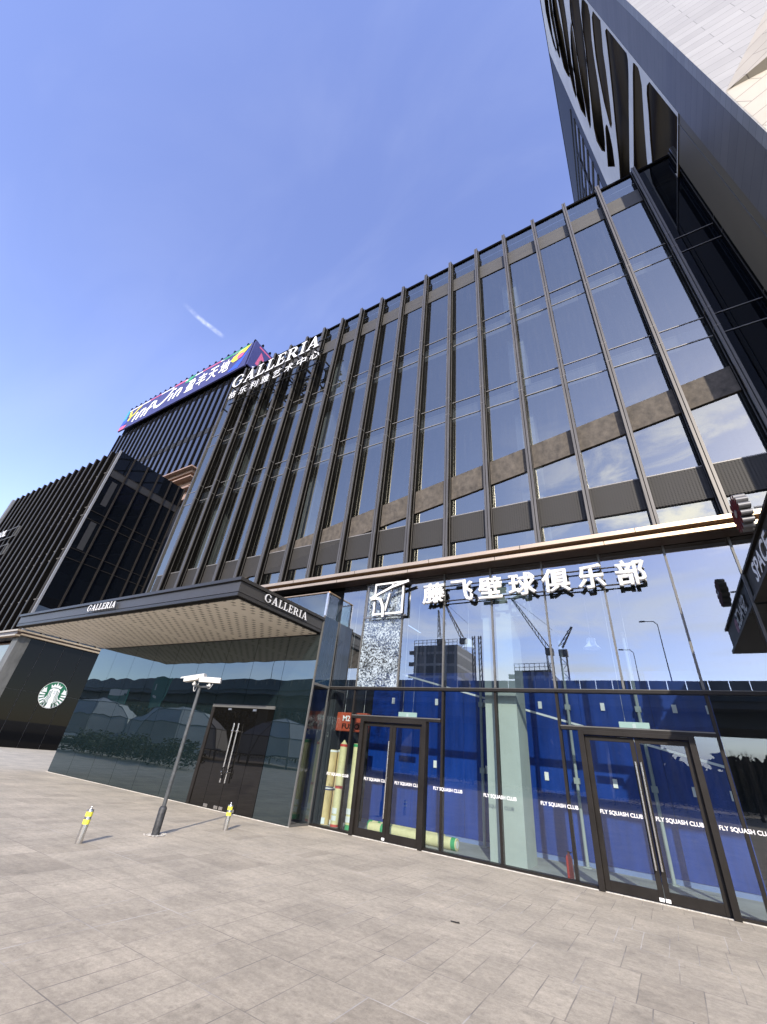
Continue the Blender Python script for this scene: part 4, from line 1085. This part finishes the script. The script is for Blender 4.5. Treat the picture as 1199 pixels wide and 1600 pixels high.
lg([arc(0, .20, .125, .17, 0, 350, 24)], .008)
lg([ribbon([(-.075, .25), (-.03, .26)], .018)], .015, MT['logo_green']); lg([ribbon([(.03, .26), (.075, .25)], .018)], .015, MT['logo_green'])
lg([ribbon([(0, .24), (.015, .16), (-.005, .15)], .012)], .015, MT['logo_green']); lg([ribbon([(-.04, .10), (0, .09), (.04, .10)], .016)], .015, MT['logo_green'])
# partly cropped white sign on its front
PS = thing('cropped_sign', (-51, LY - .5, 16.3), 'two rows of white sign letters cut off by the left picture edge', 'sign')
for k in range(4):
    text('letter', 'OAOL'[k], FRONT(-53.0 + .74 * k, LY - .55, 16.42), None, .08, MT['white'], PS, MT['signside'], bold=.03, width=.62, height=.72)
text('letter', 'L', FRONT(-51.6, LY - .55, 14.62), None, .08, MT['white'], PS, MT['signside'], bold=.03, width=.5, height=.7)
fr_ = MB()
for (xa, z0, z1) in ((-48.3, 16.2, 17.25), (-48.3, 14.3, 15.35)):
    for z in (z0, z1): fr_.box(-56, xa, LY - .46, LY - .42, z - .03, z + .03)
    fr_.box(xa - .04, xa, LY - .46, LY - .34, z0, z1)
fr_.build('frame', MT['joint'], PS)

# ================================================================== FAR TOWER WITH BANNER
IT = thing('banner_tower', (-80, 30, 0), 'distant dark finned tower carrying a wide printed banner along its top', 'building')
IX0, IX1, IY, IZ = -101.6, -56.0, 30.0, 72.6
MB().box(IX0, IX1, IY + .3, 70, 0, IZ).build('wall', MT['fin_side'], IT)
gb = MB(); fb = MB(); db2 = MB()
ip = 2.06
nfin = int((IX1 - IX0) / ip)
for k in range(nfin + 1):
    x = IX1 - .3 - ip * k
    fb.box(x - .24, x + .24, IY - .04, IY + .29, 20, 64.6)
    fb.box(x - .18, x + .18, IY - .62, IY + .29, 72.7, 73.5)
    if k < nfin:
        gb.box(x - ip + .40, x - .35, IY + .12, IY + .29, 20, 50.0).box(x - ip + .40, x - .35, IY + .12, IY + .29, 51.4, 64.5)
        fb.box(x - ip + .28, x - ip + .38, IY + .06, IY + .29, 20, 64.5)
        db2.box(x - ip + .40, x - .35, IY + .08, IY + .29, 50.0, 51.4)
gb.build('glass_strip', MT['glass_blue'], IT); fb.build('fin', MT['fin_side'], IT); db2.build('louvre', MT['louvre'], IT)
MB().box(IX0, IX1, IY - .3, IY + .29, 72.3, 72.7).box(IX1, IX1 + .3, IY - .3, 70, 72.3, 72.7).build('parapet', MT['fin_side'], IT)
sf = MB()
for k in range(14):
    y = IY + 1.2 + 2.06 * k
    sf.box(IX1 + .0, IX1 + .5, y - .2, y + .2, 20, 64.6); sf.box(IX1, IX1 + .45, y - .16, y + .16, 72.7, 73.5)
sf.build('fin', MT['fin_side'], IT)
BN = thing('rooftop_banner', (-80, IY - .8, 64.7), 'indigo banner with white lettering and coloured shapes along the top of the distant tower', 'banner')
YB = IY - .85
BZ0, BZ1 = 65.0, 72.25
MB().box(IX0 + .1, IX1 + .0, YB, YB + .3, BZ0, BZ1).build('sheet', MT['ban'], BN)
MB().box(IX1 + .52, IX1 + .8, YB, 56, BZ0, BZ1).build('side_sheet', MT['ban'], BN)
def bp(pls, m, off=.02, name='print'): shape(name, pls, FRONT(IX0, YB - off, 0), .012, m, BN)
W_ = IX1 - IX0
bp([[(1.0, BZ1 - .9), (W_ - 2, BZ1 - .9), (W_ - 2, BZ1 - .55), (1.0, BZ1 - .55)]], MT['whiteflat'])
bp([[(10, BZ1 - .9), (14.5, BZ1 - .9), (14.5, BZ1 - .5), (10, BZ1 - .5)]], MT['banpink'], .034)
bp([[(19.5, BZ1 - .9), (23.5, BZ1 - .9), (24.5, BZ1 - .3), (20, BZ1 - .3)]], MT['banpink'], .034)
bp([[(24.0, BZ1 - 1.7), (25.5, BZ1 - 1.9), (28.0, BZ1 - .3), (25, BZ1 - .3)]], MT['bangreen'], .034)
bp([[(30, BZ1 - .9), (36, BZ1 - .9), (36, BZ1 - .5), (30, BZ1 - .5)]], MT['banpink'], .034)
bp([[(36, BZ1 - .55), (44.8, BZ1 - .1), (44.8, BZ1 - .55), (38, BZ1 - 1.0)]], MT['bangreen'], .034)
bp([[(.2, BZ0 + .1), (2.6, BZ0 + .1), (3.4, BZ0 + 1.1), (1.2, BZ0 + 1.5), (.2, BZ0 + 1.2)]], MT['banpink'])
bp([[(.2, BZ0 + 1.25), (1.2, BZ0 + 1.55), (2.6, BZ0 + 2.6), (1.3, BZ0 + 3.9), (.2, BZ0 + 3.0)]], MT['banblue'])
bp([[(.2, BZ0 + 3.05), (1.3, BZ0 + 3.95), (1.0, BZ1 - .2), (.2, BZ1 - .2)]], MT['bancyan'])
bp([[(40.3, BZ0 + .6), (43.4, BZ0 + .6), (45.2, BZ1 - 1.6), (43.6, BZ0 + 3.5)]], MT['banblue'])
bp([[(41, BZ1 - 3.9), (40.0, BZ1 - 3.0), (40.4, BZ1 - 2.0), (42.5, BZ1 - .9), (45.2, BZ1 - .25), (44, BZ1 - 2.0), (42.4, BZ1 - 3.6)]], MT['banyel'], .034)
bp([arc(42.8, BZ1 - 2.7, 1.0, .9, 0, 345, 16)], MT['banpink'], .048)
# wordmark strokes:  Y i n f  U  i n
def wm(pts, w, m=None, w1=None): shape('wordmark_stroke', [ribbon(pts, w, w1)], FRONT(IX0, YB - .03 - .001 * wm.k, 0), .02, m or MT['whiteflat'], BN); wm.k += 1
wm.k = 0
b0 = BZ0 + 1.0
wm([(2.2, b0 + 4.9), (2.8, b0 + 3.4), (3.7, b0 + 2.8), (4.6, b0 + 3.3), (5.6, b0 + 4.6), (6.6, b0 + 5.3)], .9, MT['banyel'], .5)
wm([(3.4, b0 + 2.8), (3.0, b0 + 1.4)], .8, MT['banyel'])
wm([(5.6, b0 + .2), (6.3, b0 + 3.2)], .75)
wm([(7.3, b0 + .2), (8.0, b0 + 3.2)], .75); wm([(7.9, b0 + 2.4), (8.6, b0 + 3.1), (9.5, b0 + 3.0), (9.7, b0 + 2.2), (9.2, b0 + .2)], .75)
wm([(10.8, b0 + .0), (11.4, b0 + 2.6), (12.0, b0 + 3.8), (12.9, b0 + 3.9)], .75); wm([(10.5, b0 + 2.2), (12.6, b0 + 2.3)], .6)
wm([(13.4, b0 + 3.9), (13.5, b0 + 2.4), (14.4, b0 + 1.3), (15.8, b0 + 1.0), (17.4, b0 + 1.6), (18.8, b0 + 3.0), (19.8, b0 + 4.9)], 1.0, None, .7)
wm([(19.9, b0 + .8), (20.4, b0 + 3.2)], .7); wm([(20.6, b0 + 4.2), (20.7, b0 + 4.7)], .8)
wm([(21.5, b0 + .8), (22.0, b0 + 3.4)], .7); wm([(22.0, b0 + 2.8), (22.7, b0 + 3.5), (23.5, b0 + 3.3), (23.6, b0 + 2.5), (23.1, b0 + .8)], .7)
for i, cch in enumerate('盈丰天地'):
    text('letter', cch, FRONT(IX0 + 25.6 + 3.75 * i, YB - .03, BZ0 + 1.5), None, .03, MT['whiteflat'], BN, bevel=.018, width=3.1, height=3.9)
# side banner prints
def bps(pls, m, off=.02): shape('print', pls, RIGHTF(IX1 + .8 + off - .02, YB, 0), .012, m, BN)
bps([[(1.5, BZ1 - 5.5), (4.2, BZ1 - 5.6), (3.4, BZ1 - 3.2), (2.0, BZ1 - 1.6)]], MT['banpink'], .02)
bps([[(1.0, BZ0 + .4), (3.2, BZ0 + .3), (2.6, BZ0 + 1.8)]], MT['whiteflat'], .02)
bps([[(1.2, BZ1 - .9), (25, BZ1 - .9), (25, BZ1 - .5), (1.2, BZ1 - .5)]], MT['banpink'], .034)
bps([[(4.4, BZ1 - 5.4), (9, BZ1 - 5.2), (10.5, BZ1 - 3), (6.5, BZ1 - 3.2)]], MT['banblue'], .034)
# set-back brown roof terrace between the two buildings
TP = thing('roof_pavilion', (-44, 20, 24), 'brown stepped roof eaves between the left building and the finned tower', 'building')
ev = MB()
for (z, ins, h, mi) in ((27.45, 0, .16, 0), (27.1, .5, .35, 1), (26.6, .55, .16, 0), (26.0, 1.3, .6, 1), (25.5, 1.0, .16, 0), (24.4, 1.6, 1.1, 1), (0, 2.2, 24.4, 2)):
    ev.box(-60, -38.9 - ins, 19.0 + ins, 28, z, z + h, mi)
ev.build('eaves', [MT['brown_soffit'], MT['brown_soffit'], MT['groove']], TP)

# ================================================================== BOLLARDS, CAMERA POLE, SCRAP
def bollard(x, y, label):
    t = thing('bollard', (x, y, 0), label, 'bollard', 'steel bollards with yellow tape')
    r = .050
    MB().lathe((x, y, 0), [(r, 0), (r, .425), (r * .96, .432), (r * .5, .436)], 28).build('tube', MT['steel'], t, smooth=True)
    MB().lathe((x, y, .436), [(.016, 0), (.016, .010), (.011, .016), (.012, .034), (.006, .042)], 16).build('cap_eye', MT['steel'], t, smooth=True)
    for z0, z1 in ((.245, .305), (.345, .405)):
        MB().lathe((x, y, 0), [(r + .0015, z0), (r + .0015, z1)], 28).build('tape_band', MT['yellow'], t, smooth=True)
    return t
bollard(-8.11, 4.64, 'steel bollard with two yellow bands left of the camera pole')
bollard(-8.17, 7.62, 'steel bollard with two yellow bands in front of the lobby door')

PX, PY = -8.24, 6.05
PO = thing('camera_pole', (PX, PY, 0), 'dark grey pole carrying two white security cameras before the lobby', 'camera pole')
MB().lathe((PX, PY, 0), [(.068, 0), (.068, .40), (.05, .43), (.037, .435)], 28).build('base', MT['polebase'], PO, smooth=True)
MB().rod((PX, PY, .43), (PX, PY, 2.50), .036, .032, n=24).build('pole', MT['polegrey'], PO, smooth=True)
MB().box(PX - .05, PX + .30, PY - .03, PY + .03, 2.50, 2.53).box(PX - .03, PX + .03, PY - .14, PY + .03, 2.50, 2.535).build('arm', MT['polegrey'], PO)
def cctv(c, d, ln, w, h, tilt):
    d = Vector((d[0], d[1], tilt)).normalized(); s_ = Vector((-d.y, d.x, 0)).normalized(); up = d.cross(s_) * 1.0
    if up.z < 0: up = -up
    c = Vector(c); m = MB()
    fr = (c - d * ln * .5, s_, up, d)
    prof = [(-w / 2, -h / 2), (w / 2, -h / 2), (w / 2, h * .25), (w * .3, h / 2), (-w * .3, h / 2), (-w / 2, h * .25)]
    m.prism(prof, fr, ln)
    hood = [(-w * .58, h * .22), (-w * .58, h * .3), (-w * .34, h * .60), (w * .34, h * .60), (w * .58, h * .3), (w * .58, h * .22), (w * .3, h * .52), (-w * .3, h * .52)]
    m.prism(hood, (c - d * ln * .5, s_, up, d), ln * 1.16)
    o = m.build('camera', MT['camwhite'], PO, bevel=.006)
    f0 = c + d * ln * .5
    MB().rod(f0, f0 + d * .006, h * .34, n=18).build('lens', MT['lens'], o)
    MB().rod(c - up * h * .5, c - up * (h * .5 + .07), .02, n=10).rod(c - up * (h * .5 + .07) - d * .03, c - up * (h * .5 + .07) + d * .03, .028, n=10).build('bracket', MT['camwhite'], o)
    return o
cctv((PX - .20, PY - .04, 2.685), (-.93, -.36), .46, .125, .10, -.20)
cctv((PX + .25, PY + .02, 2.65), (-.80, -.60), .44, .115, .095, -.04)
def cable(pts, r, m, name, parent):
    b = MB()
    for p, q_ in zip(pts[:-1], pts[1:]): b.rod(p, q_, r, n=7, caps=True)
    return b.build(name, m, parent, smooth=True)
def loop(p0, p1, drop, n=10):
    p0, p1 = Vector(p0), Vector(p1)
    return [p0.lerp(p1, i / n) - Vector((0, 0, drop * math.sin(math.pi * i / n) ** .8)) for i in range(n + 1)]
cable(loop((PX - .14, PY - .06, 2.56), (PX - .02, PY - .04, 2.62), .17), .008, MT['cablew'], 'cable', PO)
cable(loop((PX + .20, PY, 2.56), (PX + .36, PY + .02, 2.58), .09), .006, MT['cablew'], 'cable', PO)
pt = MB(); ring = []
for i in range(40):
    a = 2 * math.pi * i / 40; ring.append((PX + (.125 + .045 * random.random()) * math.cos(a), PY + (.125 + .045 * random.random()) * math.sin(a), .006))
pt.face(ring)
for i in range(60):
    a = random.random() * 6.283; rr = .09 + .11 * random.random(); x, y = PX + rr * math.cos(a), PY + rr * math.sin(a); s_ = .006 + .012 * random.random()
    pt.box(x - s_, x + s_, y - s_ * .7, y + s_ * .7, .007, .009 + s_ * .7)
tag(pt.build('mortar_patch', MT['mortar']), 'ring of crumbling pale mortar around the foot of the camera pole', 'mortar')
sc_ = MB(); rr = [(.0, .05), (.05, .03), (.10, .045), (.13, .0), (.08, -.03), (.02, -.04), (-.05, -.03), (-.07, .01)]
cx_, cy_ = -2.52, 6.2
sc_.face([(cx_ + a * .6, cy_ + b * .6, .006 + .004 * ((i * 7) % 3)) for i, (a, b) in enumerate(rr)])
tag(sc_.build('leaf_scrap', MT['scrap']), 'flat dark scrap lying on the paving in the foreground', 'litter')

# ================================================================== THE PLACE BEHIND THE CAMERA (seen mirrored in the glass)
V = thing('elevated_road', (-40, -50, 0), 'long elevated road with panel parapet mirrored in the shop glass', 'viaduct')
MB().box(-420, 160, -62, -45.4, 10.4, 12.1).build('deck', MT['asphalt_v'], V)
MB().box(-420, 160, -59, -48.5, 8.7, 10.4).build('girder', MT['asphalt_v'], V)
pr = MB()
for k in range(290):
    x = -420 + 2.0 * k
    pr.box(x, x + 1.90, -45.4, -45.2, 12.1, 13.45)
pr.box(-420, 160, -45.42, -45.18, 11.2, 12.15)
pr.build('parapet', MT['vbar'], V)
pi = MB()
for k in range(-12, 6): pi.box(k * 32 - 10, k * 32 - 7.4, -56, -52, 0, 8.7)
pi.build('pier', MT['asphalt_v'], V)

def site_block(x0, x1, y, d, z, label):
    t = thing('unfinished_block', ((x0 + x1) / 2, y, 0), label, 'building', 'buildings under construction mirrored in the glass')
    MB().box(x0, x1, y - d, y, 0, z).build('wall', MT['sitefloors'], t)
    s_ = MB()
    n_ = int((x1 - x0) / 1.2)
    for k in range(n_ + 1):
        x = x0 + (x1 - x0) * k / n_; s_.box(x - .06, x + .06, y + .02, y + .14, z - 3.2, z + 1.6)
    s_.box(x0, x1, y + .0, y + .12, z + .7, z + .8).box(x0, x1, y, y + .12, z + 1.5, z + 1.6)
    for k in range(int(z / 3.2)): s_.box(x0 - 1.6, x0, y - .6, y + .1, k * 3.2 + 2.9, k * 3.2 + 3.9)
    s_.build('scaffold', MT['crane'], t)
    return t
site_block(-57.0, -44.0, -90, 14, 31.0, 'tall unfinished tower block with scaffold mirrored in the upper shop glass')
site_block(-28.6, -19.8, -90, 14, 24.0, 'lower unfinished block beside the cranes mirrored in the upper shop glass')
def crane(x, y, h, jib, ang, label):
    t = thing('tower_crane', (x, y, 0), label, 'crane', 'tower cranes mirrored in the glass')
    m = MB(); w = .7
    for a, b in ((-w, -w), (w, -w), (w, w), (-w, w)): m.rod((x + a, y + b, 0), (x + a, y + b, h), .11, n=5)
    for k in range(int(h / 1.6)):
        z = k * 1.6; s_ = 1 if k % 2 else -1
        m.rod((x - w * s_, y + w, z), (x + w * s_, y + w, z + 1.6), .09, n=4).rod((x - w, y + w, z), (x + w, y + w, z), .08, n=4)
    m.build('mast', MT['crane'], t)
    MB().box(x - .9, x + 1.1, y - .8, y + .8, h, h + 1.5).build('cab', MT['crane'], t)
    j = MB(); ca, sa = math.cos(R(ang)), math.sin(R(ang))
    tip = Vector((x + ca * jib, y, h + 2 + sa * jib)); rt = Vector((x, y, h + 2))
    nrm = Vector((-sa, 0, ca))
    for off in (Vector((0, .5, 0)), Vector((0, -.5, 0)), nrm * .9): j.rod(rt + off, tip + off * .3, .13, n=5)
    nn = int(jib / 1.4)
    for k in range(nn):
        p = rt.lerp(tip, k / nn); q_ = rt.lerp(tip, (k + 1) / nn); f_ = 1 - .7 * k / nn
        j.rod(p + nrm * .9 * f_, q_ + Vector((0, .5 * f_, 0)), .07, n=4)
    j.rod(rt + Vector((1.5, 0, 4)), tip, .05, n=4)
    j.build('jib', MT['crane'], t)
    return t
crane(-19.2, -88, 27.0, 15.5, 122, 'long jib crane leaning left over the lower unfinished block')
crane(-16.6, -92, 27.6, 6.0, 60, 'short jib crane right of the long jib crane')
crane(-52.0, -97, 33.0, 9.0, 95, 'crane with upright jib behind the tall unfinished block')
crane(-45.0, -97, 33.0, 13.0, 118, 'crane with slanting jib at the right of the tall unfinished block')
MM = thing('lattice_mast', (-38.4, -90, 0), 'pair of dark lattice masts mirrored left of the concrete column', 'mast')
for dx in (-.9, .9):
    m = MB()
    for a in (-.35, .35): m.rod((-38.4 + dx + a, -90, 0), (-38.4 + dx + a, -90, 33), .2, n=5)
    for k in range(24): m.rod((-38.4 + dx - .35, -90, k * 1.38), (-38.4 + dx + .35, -90, k * 1.38 + 1.38), .1, n=4)
    m.build('mast', MT['crane'], MM)
def street_lamp(x, y, h, label):
    t = thing('street_lamp', (x, y, 0), label, 'street lamp', 'street lamps on the elevated road')
    MB().rod((x, y, 12.1), (x, y, h - .5), .08, .05, n=8).build('post', MT['polegrey'], t)
    MB().rod((x, y, h - .5), (x - .4, y, h), .06, n=6).rod((x - .4, y, h), (x - 1.5, y, h + .05), .06, n=6).box(x - 2.1, x - 1.4, y - .15, y + .15, h, h + .14).build('arm', MT['polegrey'], t)
street_lamp(2.6, -46, 21.3, 'street lamp nearest the right edge of the mirrored elevated road')
street_lamp(-1.2, -60, 21.0, 'street lamp left of its neighbour on the mirrored elevated road')
street_lamp(-66, -46, 21.0, 'street lamp mirrored in the dark lobby glass')

def bare_tree(x, y, h, label, seed, spread=.55):
    rd = random.Random(seed)
    t = thing('bare_tree', (x, y, 0), label, 'tree', 'bare winter trees across the square')
    tr_ = MB(); tw = MB()
    def grow(p, d, ln, r, lev):
        q_ = p + d * ln
        (tr_ if lev < 2 else tw).rod(p, q_, r, r * .66, n=6 if lev < 2 else 4, caps=False)
        if lev == 5: return
        for _ in range(3 if lev < 4 else 2):
            dd = (d + Vector((rd.uniform(-1, 1), rd.uniform(-1, 1), rd.uniform(-.25, .8))) * spread).normalized()
            grow(p.lerp(q_, rd.uniform(.55, 1)), dd, ln * rd.uniform(.6, .82), r * .55, lev + 1)
    grow(Vector((x, y, 0)), Vector((0, 0, 1)), h * .30, h * .022, 0)
    tr_.build('trunk', MT['bark'], t); tw.build('crown', MT['twig'], t)
    return t
tl = [(6.6, -36, 6.8), (12, -38, 6.4), (3.0, -39, 5.2), (-8, -38, 5.6), (-14, -37, 5.2), (-21, -38, 5.8), (-28, -37, 5.4), (-36, -36, 6), (-47, -36, 6.4), (18, -37, 6.8)]
tlab = ['bare tree by the dark box mirrored at the right edge', 'bare tree second from the right among those mirrored', 'low bare tree mirrored behind the right shop door',
        'bare tree mirrored left of the right shop door', 'bare tree mirrored in the bay of the concrete column', 'bare tree mirrored right of the left shop door', 'bare tree mirrored in the left shop door',
        'bare tree mirrored at the lobby corner', 'bare tree farthest left of those mirrored in the lobby', 'bare tree farthest right of those mirrored']
for i, (x, y, h) in enumerate(tl): bare_tree(x, y, h, tlab[i], 20 + i)

def hedge(x0, x1, y0, y1, h, n_, name, label, cat='hedge', seed=1):
    rd = random.Random(seed); m = MB()
    for _ in range(n_):
        x = rd.uniform(x0, x1); y = rd.uniform(y0, y1)
        hh = h * (.72 + .22 * math.sin(x * 1.3 + seed) + .12 * math.sin(x * 3.7 + y)); z = hh * (rd.random() ** .6)
        s_ = rd.uniform(.06, .14); a = rd.uniform(0, 6.28); b = rd.uniform(-.9, .9)
        u = Vector((math.cos(a), math.sin(a), b)).normalized() * s_; v = Vector((-math.sin(a), math.cos(a), rd.uniform(-.5, .9))).normalized() * s_ * .7
        p = Vector((x, y, z + .05))
        m.face([p - u, p - v * .8, p + u, p + v])
    return tag(m.build(name, MT['leaf']), label, cat)
hedge(-38, -24.0, -.9, 1.3, 1.45, 8000, 'hedge', 'low ragged hedge mirrored along the foot of the lobby glass', seed=3)
h2 = hedge(-60, 60, -33, -30, 1.6, 9000, 'shrub_belt', None, None, seed=5)
h2['kind'] = 'stuff'
for k in ('label', 'category'):
    if k in h2: del h2[k]
tag(h2, 'belt of dark shrubs across the square mirrored low in the shop glass', 'shrubs')
# metro style shell roofs
def shell(xc, yc, rx, ry, h, label, seed):
    t = thing('shell_roof', (xc, yc, 0), label, 'pavilion', 'pale faceted shell roofs across the square')
    m = MB(); rb_ = MB(); nu, nv = 8, 3
    def P(i, j):
        a = 2 * math.pi * i / nu; e = (math.pi / 2) * j / nv
        k = math.cos(e)
        return Vector((xc + rx * k * math.cos(a), yc + ry * k * math.sin(a), .9 + (h - .9) * math.sin(e)))
    for j in range(nv):
        for i in range(nu):
            p = [P(i, j), P(i + 1, j), P(i + 1, j + 1), P(i, j + 1)]
            m.face([p[0], p[1], p[2]]); m.face([p[0], p[2], p[3]])
            rb_.rod(p[0], p[1], .045, n=5); rb_.rod(p[0], p[3], .045, n=5)
    for i in range(nu): rb_.rod(P(i, 0), (P(i, 0).x, P(i, 0).y, 0), .1, n=6)
    m.build('membrane', MT['dome'], t); rb_.build('rib', MT['domerib'], t)
shell(-60, -12, 8, 5, 4.9, 'pale faceted shell roof farthest left in the lobby glass', 1)
shell(-46, -14, 7, 5, 4.6, 'pale faceted shell roof in the middle of the lobby glass', 2)
shell(-34, -18, 5.5, 4, 4.2, 'pale faceted shell roof mirrored beside the lobby door', 3)
def road_board(x, y, w, h, z, label, bars):
    t = thing('road_sign', (x, y, 0), label, 'road sign', 'road sign boards mirrored in the lobby glass')
    MB().box(x - w / 2, x + w / 2, y - .08, y + .08, z, z + h).build('board', MT['teal'], t)
    b = MB()
    for (u0, u1, v0, v1) in bars: b.box(x - w / 2 + w * u0, x - w / 2 + w * u1, y + .081, y + .09, z + h * v0, z + h * v1)
    b.build('marking', MT['whiteflat'], t)
    p = MB()
    for s_ in (-.35, .35): p.rod((x + w * s_, y - .2, 0), (x + w * s_, y - .2, z + h), .14, n=8)
    p.build('post', MT['polegrey'], t)
road_board(-76, -22, 5.2, 2.6, 5.0, 'teal and white road sign board farthest left in the lobby glass', [(.03, .97, .55, .96)])
road_board(-68, -24, 4.2, 4.4, 5.2, 'taller teal road sign board right of the white topped one', [(.2, .3, .62, .8), (.16, .40, .36, .44)])

def wood(x0, x1, y0, y1, h, n_, seed):
    rd = random.Random(seed); m = MB()
    for _ in range(n_):
        x = rd.uniform(x0, x1); y = rd.uniform(y0, y1)
        hh = (h if x < -1 else h * .62) * (.80 + .13 * math.sin(x * .23 + seed) + .10 * math.sin(x * .71 + 2))
        z = hh * (rd.random() ** .8); s_ = rd.uniform(.35, 1.1); a = rd.uniform(0, 6.28)
        u = Vector((math.cos(a), math.sin(a) * .4, rd.uniform(-.7, .7))) * s_; v = Vector((-math.sin(a) * .5, math.cos(a) * .3, 1)) * s_ * .7
        p = Vector((x, y, z)); m.face([p - u, p - v * .8, p + u, p + v])
    o = m.build('far_wood', MT['wood']); o['kind'] = 'stuff'
    return tag(o, 'dark belt of trees under and beyond the elevated road, mirrored in the glass', 'trees')
MT['wood'] = mat('far_wood_foliage', (0.060, 0.058, 0.036), 0.8, 0, 0.5, 1.5)
wood(-330, 150, -74, -64, 13.5, 16000, 4)

eb = MB()  # added solid mound, blocks the bright horizon between the tree quads
eb.face([(-330, -76, 0), (-1, -76, 0), (-1, -80, 11.2), (-330, -80, 11.2)]).face([(-330, -80, 11.2), (-1, -80, 11.2), (-1, -100, 11.2), (-330, -100, 11.2)]).face([(-1, -76, 0), (-1, -100, 0), (-1, -100, 11.2), (-1, -80, 11.2)])
eb.face([(-.9, -76, 0), (160, -76, 0), (160, -80, 5.2), (-.9, -80, 5.2)]).face([(-.9, -80, 5.2), (160, -80, 5.2), (160, -100, 5.2), (-.9, -100, 5.2)])
eb.build('horizon_backing', MT['wood'], kind='structure')
